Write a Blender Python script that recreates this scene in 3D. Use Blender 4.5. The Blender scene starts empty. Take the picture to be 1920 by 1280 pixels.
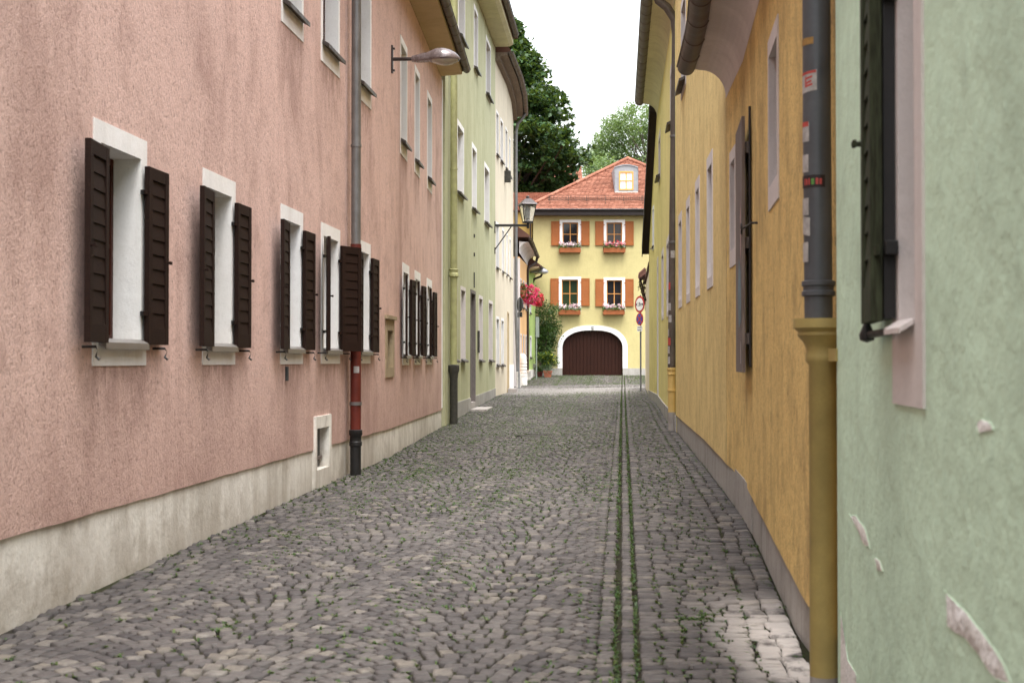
import bpy, math, random
import numpy as np
from mathutils import Vector, Matrix, noise

random.seed(7); RNG = np.random.default_rng(7)
S = bpy.context.scene
COL = S.collection
F, CX, CY, EYE = 2500.0, 960.0, 640.0, 1.65
PITCH = math.atan(37 / F)

# ------------------------------------------------------------------ helpers
def lerp(a, b, t): return a + (b - a) * t
def interp(tab, x): return float(np.interp(x, [p[0] for p in tab], [p[1] for p in tab]))
def ray(px, py):
    x = (px - CX) / F; y = (CY - py) / F
    d = math.cos(PITCH) - y * math.sin(PITCH)
    return x / d, (math.sin(PITCH) + y * math.cos(PITCH)) / d
def at(px, py, Y):
    u, w = ray(px, py); return Vector((u * Y, Y, EYE + w * Y))

HL = [(0,1.65),(8,1.65),(16.7,1.555),(31,1.55),(37,1.38),(45,1.2),(56,1.12),(62,.84),(66,.69),(80,.6)]
HR = [(0,1.70),(7,1.67),(13,1.52),(18,1.43),(26,1.32),(31,1.30),(41,1.15),(56,1.0),(62,.80),(66,.69),(80,.6)]
PINK = [(-4.304,-6),(-2.12,20),(-1.99,22),(-1.654,31.6)]
GREEN = [(-1.592,31.62),(-.570,45.38)]
CREAM = [(-.572,45.4),(-.2,49.5),(-.02,52.7),(.06,56.8)]
ORANGE = [(.30,56.86),(.72,62)]
LIME = [(.74,62.02),(1.15,65.5)]
R0 = [(.36,-4),(1.554,6.38)]
R1 = [(1.62,6.3),(1.63,7.35),(2.26,13),(2.39,14.85)]
R2 = [(2.391,14.87),(3.126,25.38)]
R3 = [(3.128,25.4),(4.142,38)]
R4 = [(4.143,38.02),(4.27,41.5)]
R5 = [(4.30,41.55),(5.2,52)]
def XL(Y): return interp([(p[1],p[0]) for p in PINK + GREEN + CREAM + ORANGE + LIME], Y)
def XR(Y): return interp([(p[1],p[0]) for p in [R0[0],(1.5,6.2)] + R1 + R2 + R3 + R4 + R5] + [(56,7.0),(66,7.0)], Y)
def gz(x, y):
    a, b = XL(y), XR(y); t = min(1, max(0, (x - a) / (b - a)))
    h = lerp(interp(HL, y), interp(HR, y), t)
    return EYE - h + .012 * noise.noise(Vector((x * .8, y * .8, 0))) - .03 * math.sin(math.pi * t) * (1 if y < 56 else 0)

class Wall:
    """A facade line in plan; key=1 is followed by Y, key=0 by X."""
    def __init__(s, pts, side=1, key=1):
        s.p = [Vector((p[0], p[1])) for p in pts]; s.side = side; s.key = key
        s.k = [p[key] for p in s.p]
        seg = [(s.p[i+1] - s.p[i]).normalized() for i in range(len(s.p)-1)]
        s.t = [seg[0]] + [(seg[i] + seg[i+1]).normalized() for i in range(len(seg)-1)] + [seg[-1]]
    def tan(s, q):
        return Vector((float(np.interp(q, s.k, [t[0] for t in s.t])), float(np.interp(q, s.k, [t[1] for t in s.t])))).normalized()
    def nrm(s, q):
        t = s.tan(q); return Vector((t.y, -t.x)) * s.side
    def xy(s, q):
        if q < s.k[0]: return s.p[0] + s.tan(q) * ((q - s.k[0]) / max(.05, s.tan(q)[s.key]))
        if q > s.k[-1]: return s.p[-1] + s.tan(q) * ((q - s.k[-1]) / max(.05, s.tan(q)[s.key]))
        return Vector((float(np.interp(q, s.k, [p.x for p in s.p])), float(np.interp(q, s.k, [p.y for p in s.p]))))
    def P(s, q, z, o=0.0):
        c = s.xy(q) + s.nrm(q) * o; return Vector((c.x, c.y, z))
    def hit(s, px, py, o=0.0):
        u, w = ray(px, py); lo, hi = s.k[0], s.k[-1]
        def g(q):
            c = s.P(q, 0, o); return c.x - u * c.y
        ga = g(lo)
        for _ in range(60):
            m = (lo + hi) / 2
            if (g(m) > 0) == (ga > 0): lo = m
            else: hi = m
        c = s.P(lo, 0, o)
        return lo, EYE + w * c.y

class MB:
    def __init__(s): s.v = []; s.f = []; s.m = []; s.cur = 0
    def add(s, vs, fs):
        b = len(s.v); s.v += [tuple(v) for v in vs]
        for f in fs: s.f.append([b + i for i in f]); s.m.append(s.cur)
    def poly(s, *p): s.add(p, [list(range(len(p)))])
    def hexa(s, p):   # 8 points: bottom ring then top ring
        s.add(p, [(3,2,1,0),(4,5,6,7),(0,1,5,4),(1,2,6,5),(2,3,7,6),(3,0,4,7)])
    def box(s, a, b):
        (x0,y0,z0),(x1,y1,z1) = a, b
        s.hexa([(x0,y0,z0),(x1,y0,z0),(x1,y1,z0),(x0,y1,z0),(x0,y0,z1),(x1,y0,z1),(x1,y1,z1),(x0,y1,z1)])
    def wbox(s, w, qa, qb, za, zb, o0, o1):
        n = max(1, int(abs(qb - qa) / 1.5)) if abs(qb - qa) > 3 else 1
        secs = []
        for i in range(n + 1):
            q = lerp(qa, qb, i / n)
            f = (lambda z: z(q) if callable(z) else z)
            secs.append([w.P(q, f(za), o0), w.P(q, f(za), o1), w.P(q, f(zb), o1), w.P(q, f(zb), o0)])
        s.loft(secs)
    def loft(s, secs, caps=True, closed=True):
        n = len(secs[0]); vs = [p for c in secs for p in c]; fs = []
        for i in range(len(secs) - 1):
            for j in range(n if closed else n - 1):
                k = (j + 1) % n
                fs.append((i*n+j, i*n+k, (i+1)*n+k, (i+1)*n+j))
        if caps:
            fs.append(tuple(range(n-1, -1, -1))); fs.append(tuple(range((len(secs)-1)*n, len(secs)*n)))
        s.add(vs, fs)
    def tube(s, path, r, n=12, caps=True):
        path = [Vector(p) for p in path]; secs = []
        up = None
        for i, p in enumerate(path):
            a = path[max(0, i-1)]; b = path[min(len(path)-1, i+1)]
            d = (b - a).normalized()
            if up is None:
                up = Vector((0,0,1)) if abs(d.z) < .9 else Vector((1,0,0))
            x = d.cross(up).normalized(); y = d.cross(x).normalized(); up = -y if False else up
            rr = r[i] if isinstance(r, (list, tuple)) else r
            secs.append([p + x * (rr * math.cos(2*math.pi*k/n)) + y * (rr * math.sin(2*math.pi*k/n)) for k in range(n)])
        s.loft(secs, caps)
    def lathe(s, prof, c, n=20):
        c = Vector(c)
        s.loft([[c + Vector((r*math.cos(2*math.pi*k/n), r*math.sin(2*math.pi*k/n), z)) for k in range(n)] for r, z in prof])
    def wsweep(s, w, q0, q1, prof, step=1.2, caps=True):
        """closed profile [(off, z)], z may be a function of q, swept along a wall"""
        n = max(1, int(abs(q1 - q0) / step))
        secs = []
        for i in range(n + 1):
            q = lerp(q0, q1, i / n)
            secs.append([w.P(q, z(q) if callable(z) else z, o) for o, z in prof])
        s.loft(secs, caps)
    def build(s, name, mat, parent=None, smooth=False, bevel=0, kind=None):
        me = bpy.data.meshes.new(name); me.from_pydata(s.v, [], s.f)
        ms = mat if isinstance(mat, (list, tuple)) else [mat]
        for m in ms: me.materials.append(m)
        if len(ms) > 1: me.polygons.foreach_set('material_index', s.m)
        if smooth: me.polygons.foreach_set('use_smooth', [True] * len(me.polygons))
        me.update(); me.validate()
        o = bpy.data.objects.new(name, me); COL.objects.link(o)
        import bmesh
        bm = bmesh.new(); bm.from_mesh(me); bmesh.ops.recalc_face_normals(bm, faces=bm.faces); bm.to_mesh(me); bm.free()
        if smooth:
            md = o.modifiers.new('es', 'EDGE_SPLIT'); md.split_angle = math.radians(40)
        if bevel:
            md = o.modifiers.new('bv', 'BEVEL'); md.width = bevel; md.segments = 2; md.limit_method = 'ANGLE'
        if parent: attach(o, parent)
        if kind: o['kind'] = kind
        return o

def attach(o, parent):
    o.parent = parent
    off = Vector((0,0,0)); p = parent
    while p is not None: off += p.location; p = p.parent
    o.location = o.location - off
def thing(name, label, cat, loc=(0,0,0), group=None):
    o = bpy.data.objects.new(name, None); COL.objects.link(o); o.location = loc
    o.empty_display_size = .2
    return tag(o, label, cat, group)
def tag(o, label, cat, group=None):
    o['label'] = label; o['category'] = cat
    if group: o['group'] = group
    return o

def fast_mesh(name, V, Fq, mat, parent=None, kind=None, smooth=False):
    """V (n,3) array, Fq (m,k) faces of equal size"""
    me = bpy.data.meshes.new(name); n, k = Fq.shape
    me.vertices.add(len(V)); me.vertices.foreach_set('co', V.astype(np.float32).ravel())
    me.loops.add(n * k); me.loops.foreach_set('vertex_index', Fq.astype(np.int32).ravel())
    me.polygons.add(n); me.polygons.foreach_set('loop_start', (np.arange(n) * k).astype(np.int32))
    me.update(calc_edges=True); me.validate()
    me.materials.append(mat)
    if smooth: me.polygons.foreach_set('use_smooth', [True] * len(me.polygons))
    o = bpy.data.objects.new(name, me); COL.objects.link(o)
    if parent: attach(o, parent)
    if kind: o['kind'] = kind
    return o

# ------------------------------------------------------------------ materials
class NT:
    def __init__(s, name):
        s.mat = bpy.data.materials.new(name); s.mat.use_nodes = True
        s.n = s.mat.node_tree.nodes; s.l = s.mat.node_tree.links
        s.b = s.n['Principled BSDF']; s.out = s.n['Material Output']
        s.tc = s.n.new('ShaderNodeTexCoord')
    def link(s, a, b): s.l.new(a, b)
    def coord(s, scale=(1,1,1), rot=(0,0,0)):
        m = s.n.new('ShaderNodeMapping'); m.inputs['Scale'].default_value = scale; m.inputs['Rotation'].default_value = rot
        s.link(s.tc.outputs['Object'], m.inputs['Vector']); return m.outputs['Vector']
    def noise(s, scale, detail=4, vec=None, rough=.55, dist=0):
        t = s.n.new('ShaderNodeTexNoise'); t.inputs['Scale'].default_value = scale; t.inputs['Detail'].default_value = detail
        t.inputs['Roughness'].default_value = rough; t.inputs['Distortion'].default_value = dist
        s.link(vec if vec else s.tc.outputs['Object'], t.inputs['Vector']); return t.outputs['Fac']
    def ramp(s, fac, stops):
        r = s.n.new('ShaderNodeValToRGB'); e = r.color_ramp.elements
        while len(e) < len(stops): e.new(.5)
        for i, (p, c) in enumerate(stops):
            e[i].position = p; e[i].color = (*c, 1) if len(c) == 3 else c
        s.link(fac, r.inputs['Fac']); return r.outputs['Color']
    def mix(s, fac, a, b, mode='MIX'):
        m = s.n.new('ShaderNodeMix'); m.data_type = 'RGBA'; m.blend_type = mode
        for sock, val in ((m.inputs[0], fac), (m.inputs[6], a), (m.inputs[7], b)):
            if hasattr(val, 'links') or hasattr(val, 'is_linked'): s.link(val, sock)
            elif isinstance(val, (int, float)): sock.default_value = val
            else: sock.default_value = (*val, 1)
        return m.outputs[2]
    def gray(s, lo, hi, fac, a=0.0, b=1.0):
        return s.ramp(fac, [(lo, (a,)*3), (hi, (b,)*3)])
    def bump(s, h, strength, dist, prev=None):
        b = s.n.new('ShaderNodeBump'); b.inputs['Strength'].default_value = strength; b.inputs['Distance'].default_value = dist
        s.link(h, b.inputs['Height'])
        if prev: s.link(prev, b.inputs['Normal'])
        return b.outputs['Normal']
    def island(s):
        g = s.n.new('ShaderNodeNewGeometry'); return g.outputs['Random Per Island']
    def done(s, col=None, rough=.8, nrm=None, spec=.3, metal=0):
        if col is not None:
            if hasattr(col, 'is_linked'): s.link(col, s.b.inputs['Base Color'])
            else: s.b.inputs['Base Color'].default_value = (*col, 1)
        if hasattr(rough, 'is_linked'): s.link(rough, s.b.inputs['Roughness'])
        else: s.b.inputs['Roughness'].default_value = rough
        s.b.inputs['Specular IOR Level'].default_value = spec; s.b.inputs['Metallic'].default_value = metal
        if nrm: s.link(nrm, s.b.inputs['Normal'])
        return s.mat

def window_mask(t, sep, axis, lo0, lo1, hi1, hi0):
    m = t.n.new('ShaderNodeMath'); m.operation = 'MULTIPLY'
    for k, (a, b) in enumerate(((lo0, lo1), (hi0, hi1))):
        r = t.n.new('ShaderNodeMapRange'); t.link(sep.outputs[axis], r.inputs[0])
        r.inputs[1].default_value, r.inputs[2].default_value = min(a, b), max(a, b)
        r.inputs[3].default_value, r.inputs[4].default_value = (0, 1) if a < b else (1, 0)
        t.link(r.outputs[0], m.inputs[k])
    return m.outputs[0]
def mul(t, a, b):
    m = t.n.new('ShaderNodeMath'); m.operation = 'MULTIPLY'
    for k, v in enumerate((a, b)):
        if hasattr(v, 'is_linked'): t.link(v, m.inputs[k])
        else: m.inputs[k].default_value = v
    return m.outputs[0]
def plaster(name, col, dirt, streak=.6, grain=55, pits=.5, bump=.5, dist=.012, blot=.5, vert=.55, stx=(7,7,.42), stain=.35, relief=.35, splash=None, stains=()):
    """lime plaster: base tone, rain streaks, blotchy stains, dark pits; splash = (z0, z1) of a dirt-spattered foot"""
    t = NT(name)
    big = t.noise(.55, 6, rough=.6)
    mid = t.noise(2.6, 7, rough=.68)
    st = t.noise(1.0, 6, t.coord(stx), rough=.62)
    fine = t.noise(grain, 3, rough=.6)
    fine2 = t.noise(grain * .55, 4, t.coord((1,1,vert)), rough=.68)
    lighter = tuple(min(.85, c * 1.12) for c in col)
    c = t.mix(t.gray(.35, .68, big), col, lighter)
    c = t.mix(t.mix(1.0, t.gray(.48, .70, st, 0, streak), t.gray(.38, .6, big, .25, 1), 'MULTIPLY'), c, dirt)
    c = t.mix(t.gray(.50, .74, mid, 0, blot), c, dirt)
    lo = t.noise(.42, 5, t.coord((1.6,1.6,.7)), rough=.66, dist=.5)
    c = t.mix(t.gray(.50, .66, lo, 0, stain), c, dirt)
    if splash:
        sp = t.n.new('ShaderNodeSeparateXYZ'); t.link(t.tc.outputs['Object'], sp.inputs[0])
        ad = t.n.new('ShaderNodeMath'); ad.operation = 'MULTIPLY_ADD'; ad.inputs[1].default_value = 1.6
        t.link(t.noise(1.1, 6, t.coord((2.2,2.2,.8)), rough=.7), ad.inputs[0]); t.link(sp.outputs[2], ad.inputs[2])
        r = t.n.new('ShaderNodeMapRange'); t.link(ad.outputs[0], r.inputs[0])
        r.inputs[1].default_value = splash[0] + .8; r.inputs[2].default_value = splash[1] + .8; r.inputs[3].default_value = splash[2]; r.inputs[4].default_value = 0
        c = t.mix(r.outputs[0], c, dirt)
    if stains:   # grime washed down below the sills
        sp2 = t.n.new('ShaderNodeSeparateXYZ'); t.link(t.tc.outputs['Object'], sp2.inputs[0])
        wob = t.n.new('ShaderNodeMath'); wob.operation = 'MULTIPLY_ADD'; wob.inputs[1].default_value = .5
        t.link(t.noise(3.5, 5, t.coord((1.5,1.5,.8)), rough=.7), wob.inputs[0]); t.link(sp2.outputs[2], wob.inputs[2])
        gr_ = t.gray(.38, .62, t.noise(5, 6, t.coord((1.6,1.6,.5)), rough=.7), .15, 1)
        tot = None
        for (a, b, z1, ln) in stains:
            m = window_mask(t, sp2, 1, a - .12, a + .15, b - .15, b + .12)
            r = t.n.new('ShaderNodeMapRange'); t.link(wob.outputs[0], r.inputs[0])
            r.inputs[1].default_value, r.inputs[2].default_value, r.inputs[3].default_value, r.inputs[4].default_value = z1 - ln + .25, z1 + .25, 0, .75
            top = t.n.new('ShaderNodeMath'); top.operation = 'LESS_THAN'; top.inputs[1].default_value = z1 + .02; t.link(sp2.outputs[2], top.inputs[0])
            m = mul(t, mul(t, m, r.outputs[0]), top.outputs[0])
            if tot is None: tot = m
            else:
                ad2 = t.n.new('ShaderNodeMath'); ad2.operation = 'ADD'; t.link(tot, ad2.inputs[0]); t.link(m, ad2.inputs[1]); tot = ad2.outputs[0]
        c = t.mix(mul(t, tot, gr_), c, tuple(d * .8 for d in dirt))
    c = t.mix(t.gray(.30, .45, fine2, pits, 0), c, tuple(d * .5 for d in dirt))
    c = t.mix(t.gray(.34, .50, fine, pits * .5, 0), c, tuple(d * .7 for d in dirt))
    n = t.bump(mid, relief, .03); n = t.bump(fine2, bump, dist, n); n = t.bump(fine, bump * .8, dist * .5, n)
    return t.done(c, .92, n, .15)

def plain(name, col, rough=.6, var=.25, scale=6, bump=.15, dist=.004, metal=0, spec=.4, stretch=(1,1,1)):
    t = NT(name); v = t.coord(stretch)
    a = t.noise(scale, 6, v); b = t.noise(scale * 9, 4, v)
    c = t.mix(t.gray(.3, .7, a), tuple(x * (1 - var) for x in col), tuple(min(.9, x * (1 + var)) for x in col))
    c = t.mix(t.gray(.35, .65, b, 0, .35), c, tuple(x * (1 - var) for x in col))
    r = t.gray(.3, .7, a, max(.05, rough - .12), min(1, rough + .12))
    return t.done(c, r, t.bump(b, bump, dist), spec, metal)

def wood(name, col, dark, stretch, rough=.6, bump=.3):
    t = NT(name); v = t.coord(stretch)
    g = t.noise(9, 6, v, .6, .4); k = t.noise(1.5, 3); isl = t.island()
    c = t.mix(t.gray(.35, .65, g), dark, col)
    c = t.mix(t.gray(.45, .75, k, 0, .4), c, dark)
    c = t.mix(t.gray(0, 1, isl, 0, .35), c, tuple(x * .6 for x in col))
    return t.done(c, rough, t.bump(g, bump, .003), .15)

def leafmat(name, a, b, c, trans=.3):
    t = NT(name)
    col = t.ramp(t.island(), [(0, a), (.5, b), (1, c)])
    t.link(col, t.b.inputs['Base Color']); t.b.inputs['Roughness'].default_value = .5
    t.b.inputs['Specular IOR Level'].default_value = .3
    tr = t.n.new('ShaderNodeBsdfTranslucent'); t.link(t.mix(.5, col, (.25, .35, .04)), tr.inputs['Color'])
    m = t.n.new('ShaderNodeMixShader'); m.inputs[0].default_value = trans
    t.link(t.b.outputs[0], m.inputs[1]); t.link(tr.outputs[0], m.inputs[2]); t.link(m.outputs[0], t.out.inputs[0])
    return t.mat

M = {}
M['pink'] = plaster('pink roughcast', (.68,.48,.42), (.36,.225,.19), .3, 66, .65, .75, .013, .55, stain=.5, splash=(.5, 2.0, .4), stains=[(a, b, 1.61, .8) for a, b in ((9.5,10.6),(12,13),(14.7,15.75),(16.7,17.8),(18.9,19.95),(23.5,24.6),(25.5,26.6),(27.8,29))] + [(a, b, 5.41, 1.1) for a, b in ((14.7,15.75),(16.65,17.75),(18.95,20),(23.1,24.2),(25.4,26.4),(27.9,29))])
M['greenL'] = plaster('yellow green plaster', (.46,.46,.30), (.29,.29,.16), .8, 60, .25, .35, .008, .35)
M['cream'] = plaster('cream plaster', (.67,.60,.47), (.48,.42,.32), .4, 60, .15, .3, .008, .25)
M['orange'] = plaster('apricot plaster', (.74,.45,.22), (.52,.32,.17), .3, 60, .15, .3, .008, .25)
M['lime'] = plaster('lime green plaster', (.40,.52,.18), (.28,.37,.12), .3, 60, .15, .3, .008, .25)
M['lilac'] = plaster('lilac white plaster', (.66,.61,.60), (.45,.41,.40), .4, 60, .1, .2, .006, .25)
M['ochre'] = plaster('ochre combed plaster', (.78,.56,.225), (.36,.245,.11), .4, 58, .8, .8, .016, .75, vert=.45, stx=(3,3,.9), stain=.5)
M['ochre2'] = plaster('yellow ochre plaster', (.79,.60,.27), (.45,.32,.14), .5, 58, .65, .7, .014, .6, vert=.45, stx=(3,3,.9), stain=.4)
M['paleyellow'] = plaster('pale yellow plaster', (.74,.64,.27), (.46,.37,.14), .7, 55, .3, .5, .01, .4)
M['house'] = plaster('sunny yellow plaster', (.47,.41,.20), (.38,.32,.155), .3, 45, .2, .35, .012, .4)
M['wing'] = plaster('ochre plaster with painted shade', (.42,.29,.09), (.30,.20,.07), .5, 50, .2, .4, .01, .4)  # the wing's shadow is put into this darker ochre
M['sage'] = plaster('sage green plaster', (.58,.76,.585), (.42,.55,.42), .3, 24, .06, .22, .010, .6, stx=(4,4,.8), stain=.5, relief=.9)
M['white'] = plaster('white lime paint', (.84,.82,.79), (.60,.56,.51), .25, 50, .12, .25, .005, .2)
M['greywhite'] = plaster('grey white lime paint', (.62,.57,.55), (.46,.42,.40), .3, 50, .15, .25, .005, .25)
M['plinth'] = plaster('pale render plinth', (.77,.74,.68), (.36,.315,.26), .5, 30, .15, .4, .014, .85, stain=.6, splash=(.0, .55, .6))
M['plinthgrey'] = plaster('grey cement plinth', (.37,.355,.33), (.20,.185,.165), .7, 30, .2, .5, .015, .6)
M['stone'] = plaster('yellowish sandstone', (.36,.29,.19), (.20,.15,.10), .5, 30, .3, .5, .015, .6)
M['soffit'] = plaster('beige soffit paint', (.52,.41,.26), (.38,.29,.18), .2, 40, .1, .2, .006, .4)
M['soffitgreen'] = plaster('pale green soffit', (.62,.58,.38), (.42,.38,.24), .2, 40, .1, .2, .006, .5)
M['bare'] = plaster('bare plaster', (.84,.82,.77), (.62,.56,.49), .15, 30, .2, .9, .03, .4)
M['brownwood'] = wood('dark brown shutter wood', (.026,.012,.008), (.011,.005,.004), (3,3,14), .7)
M['redbrown'] = wood('red brown window wood', (.075,.018,.010), (.03,.010,.007), (8,8,1), .5)
M['orangewood'] = wood('honey wood', (.38,.135,.042), (.23,.070,.022), (4,4,12), .55)
M['honeyframe'] = wood('light honey wood', (.60,.30,.10), (.46,.20,.06), (8,8,2), .55)
M['boxwood'] = wood('terracotta wood', (.36,.125,.05), (.22,.068,.025), (1,6,8), .6)
M['garage'] = wood('dark chestnut planks', (.040,.012,.006), (.014,.005,.004), (14,14,.6), .6)
M['greywood'] = wood('weathered grey wood', (.25,.21,.19), (.13,.105,.095), (9,9,.5), .85)
M['mossywood'] = wood('mossy green wood', (.060,.070,.040), (.022,.022,.014), (10,10,.9), .9, .5)
M['zinc'] = plain('weathered zinc', (.20,.20,.20), .45, .2, 5, .1, .003, .6)
M['zincdark'] = plain('dark zinc', (.085,.09,.10), .5, .2, 5, .15, .003, .3)
M['zincpale'] = plain('pale zinc', (.29,.295,.31), .5, .15, 5, .1, .003, .4)
M['gutter'] = plain('old copper gutter', (.105,.085,.07), .55, .3, 5, .2, .004, .3)
M['copper'] = plain('dark copper pipe', (.045,.028,.022), .45, .3, 6, .1, .003, .4)
M['redpipe'] = plain('oxide red paint', (.115,.016,.009), .55, .3, 6, .1, .003)
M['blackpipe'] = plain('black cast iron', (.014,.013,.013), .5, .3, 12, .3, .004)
M['castdark'] = plain('mossy cast iron', (.045,.043,.035), .8, .5, 14, .5, .008)
M['yellowpipe'] = plain('ochre painted iron', (.36,.275,.095), .6, .15, 7, .25, .004)
M['yellowpipe2'] = plain('pale ochre painted iron', (.58,.40,.14), .55, .12, 7, .2, .004)
M['greenpipe'] = plain('green painted pipe', (.34,.34,.165), .6, .2, 6, .15, .003)
M['greypaint'] = plain('grey paint', (.30,.275,.255), .7, .2, 8, .2, .004)
M['whitepipe'] = plain('white painted iron', (.62,.59,.54), .6, .2, 9, .2, .004)
M['black'] = plain('black iron', (.018,.016,.016), .5, .3, 20, .2, .002)
M['sillmetal'] = plain('grey metal sill', (.24,.22,.205), .4, .15, 8, .1, .002, .4)
M['silldark'] = plain('brown metal sill', (.07,.06,.055), .45, .2, 8, .1, .002, .4)
M['lampgrey'] = plain('bronze grey enamel', (.17,.14,.14), .28, .12, 8, .03, .001, .3, .6)
M['lampdark'] = plain('dark bronze enamel', (.055,.045,.045), .4, .15, 8, .05, .001, .3)
M['lampglass'] = plain('frosted lamp glass', (.42,.40,.34), .25, .1, 6, .05, .001)
M['fascia'] = plain('dark brown fascia', (.035,.025,.023), .6, .25, 6, .15, .003)
M['brownsoffit'] = wood('brown eave boards', (.27,.21,.165), (.16,.12,.095), (2,2,2), .8)
M['darkroof'] = plain('dark roof underside', (.03,.021,.018), .8, .4, 12, .4, .01)
M['terracotta'] = plain('terracotta', (.40,.135,.08), .8, .15, 10, .2, .004)
M['grey_door'] = wood('grey painted door', (.20,.175,.17), (.13,.115,.11), (9,9,1), .6)
M['skypane'] = plain('painted white sky reflection', (.80,.80,.78), .8, .04, 8, .05, .002)  # white of the mirrored sky, given as a surface colour
M['signgrey'] = plain('galvanised grey', (.17,.175,.18), .5, .2, 9, .1, .002, .4)
M['signdark'] = plain('dark sign back', (.05,.055,.055), .6, .25, 9, .1, .002, .3)
M['signgreen'] = plain('grey green metal', (.24,.28,.24), .6, .2, 9, .1, .002, .2)
M['signred'] = plain('traffic red', (.42,.015,.02), .4, .05, 5, .02, .001)
M['signwhite'] = plain('traffic white', (.78,.78,.78), .4, .04, 5, .02, .001)
M['signblue'] = plain('traffic blue', (.03,.055,.30), .4, .05, 5, .02, .001)
M['signblack'] = plain('sign black', (.012,.012,.014), .5, .05, 5, .02, .001)
M['paper'] = plain('weathered sticker paper', (.37,.345,.33), .7, .3, 30, .05, .001)
M['stickred'] = plain('faded red sticker', (.42,.06,.05), .6, .2, 30, .05, .001)
M['stickblack'] = plain('black sticker', (.02,.012,.014), .5, .2, 30, .05, .001)
M['stickochre'] = plain('brown sticker', (.30,.17,.05), .7, .3, 30, .05, .001)
M['stickgreen'] = plain('green sticker print', (.10,.25,.05), .7, .3, 30, .05, .001)
M['bark'] = plain('bark', (.07,.05,.038), .95, .4, 9, .9, .03)
M['barkgrey'] = plain('grey bark', (.16,.13,.11), .95, .4, 9, .9, .03)
M['soil'] = plain('soil', (.04,.03,.02), .95, .3, 20, .5, .01)
M['slab'] = plain('worn stone slab', (.36,.33,.31), .85, .2, 9, .5, .008)
M['stele'] = plaster('white washed stone', (.66,.63,.59), (.40,.36,.32), .5, 30, .2, .5, .01, .6)
M['maple'] = leafmat('dark maple leaves', (.010,.026,.010), (.020,.052,.015), (.044,.098,.026), .2)
M['birch'] = leafmat('light birch leaves', (.07,.12,.045), (.12,.18,.07), (.18,.25,.11), .35)
M['rose'] = leafmat('climbing rose leaves', (.02,.045,.014), (.035,.075,.02), (.07,.13,.03), .25)
M['shrub'] = leafmat('dark shrub leaves', (.02,.05,.014), (.035,.08,.018), (.06,.12,.02), .25)
M['yellowleaf'] = leafmat('yellow green shoots', (.42,.42,.03), (.50,.48,.05), (.34,.38,.04), .4)
M['sageleaf'] = leafmat('grey green herb', (.14,.21,.14), (.18,.26,.17), (.22,.30,.20), .3)
M['ger'] = leafmat('geranium leaves', (.03,.09,.018), (.05,.13,.025), (.09,.20,.04), .3)
M['grass'] = leafmat('joint grass', (.022,.055,.012), (.034,.080,.016), (.085,.105,.03), .2)
M['dryvine'] = leafmat('dry vine', (.10,.06,.03), (.16,.10,.05), (.07,.05,.03), .2)
def petal(name, a, b, c): return leafmat(name, a, b, c, 0)
M['petalpink'] = petal('pink petals', (.62,.02,.10), (.72,.04,.16), (.80,.14,.28))
M['petalred'] = petal('red petals', (.42,.008,.03), (.55,.012,.04), (.65,.03,.07))
M['petalpale'] = petal('pale pink petals', (.75,.40,.52), (.82,.62,.68), (.84,.80,.80))
M['petalcoral'] = petal('coral petals', (.75,.05,.06), (.80,.35,.42), (.84,.68,.70))

def glass(name, col, rough=.06):
    t = NT(name); t.b.inputs['Base Color'].default_value = (*col, 1)
    n = t.noise(1.5, 2)
    return t.done(col, rough, t.bump(n, .03, .02), .6)
M['glass'] = glass('dark window glass', (.012,.012,.014))
M['greenreflection'] = glass('glass with painted green reflection', (.018,.032,.016))  # green reflection put into the pane's base colour
M['glassbrown'] = glass('curtained window glass', (.055,.048,.045), .2)
t = NT('clear lantern glass')
t.b.inputs['Transmission Weight'].default_value = .9; M['clearglass'] = t.done((.9,.9,.88), .08, None, .5)

def tilemat(name, a, b, c):
    t = NT(name); col = t.ramp(t.island(), [(0, a), (.5, b), (1, c)])
    g = t.noise(1.2, 5); col = t.mix(t.gray(.5, .75, g, 0, .4), col, tuple(x * .6 for x in a))
    return t.done(col, .85, t.bump(t.noise(40, 3), .3, .005), .2)
M['tile'] = tilemat('orange red clay tile', (.195,.076,.048), (.24,.098,.062), (.29,.128,.085))
M['oldtile'] = tilemat('dark old clay tile', (.07,.035,.028), (.11,.055,.042), (.16,.075,.055))

# cobbles
t = NT('basalt and porphyry setts')
isl = t.island()
c = t.ramp(isl, [(0,(.040,.035,.036)),(.3,(.062,.055,.053)),(.6,(.086,.076,.072)),(.84,(.112,.100,.092)),(.95,(.155,.135,.110)),(1,(.165,.150,.135))])
n1 = t.noise(14, 5, rough=.65); n2 = t.noise(70, 3); n3 = t.noise(.55, 4)
c = t.mix(t.gray(.35, .65, n1, 0, .55), c, (.038,.034,.034))
c = t.mix(t.gray(.42, .68, n3, 0, .40), c, (.098,.089,.084))
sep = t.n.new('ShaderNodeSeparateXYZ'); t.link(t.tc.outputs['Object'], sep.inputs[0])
# pale mortar dust spilled at the foot of the near drainpipe, and setts made paler in a band near the lane's end
dust = mul(t, mul(t, window_mask(t, sep, 0, 1.15, 1.55, 3, 4), window_mask(t, sep, 1, 6.5, 7.2, 8.2, 9.4)), t.gray(.34, .48, t.noise(3.5, 6, rough=.7)))
c = t.mix(dust, c, (.56,.52,.48))
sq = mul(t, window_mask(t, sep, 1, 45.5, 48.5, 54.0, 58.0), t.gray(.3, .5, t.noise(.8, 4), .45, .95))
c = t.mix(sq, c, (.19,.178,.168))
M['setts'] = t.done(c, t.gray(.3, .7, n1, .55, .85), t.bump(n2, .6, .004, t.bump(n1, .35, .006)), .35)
t = NT('joint earth and moss')
c = t.mix(t.gray(.45, .6, t.noise(1.3, 5)), (.014,.012,.010), (.026,.036,.010))
c = t.mix(t.gray(.3, .7, t.noise(45, 3)), c, (.03,.026,.018))
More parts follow.
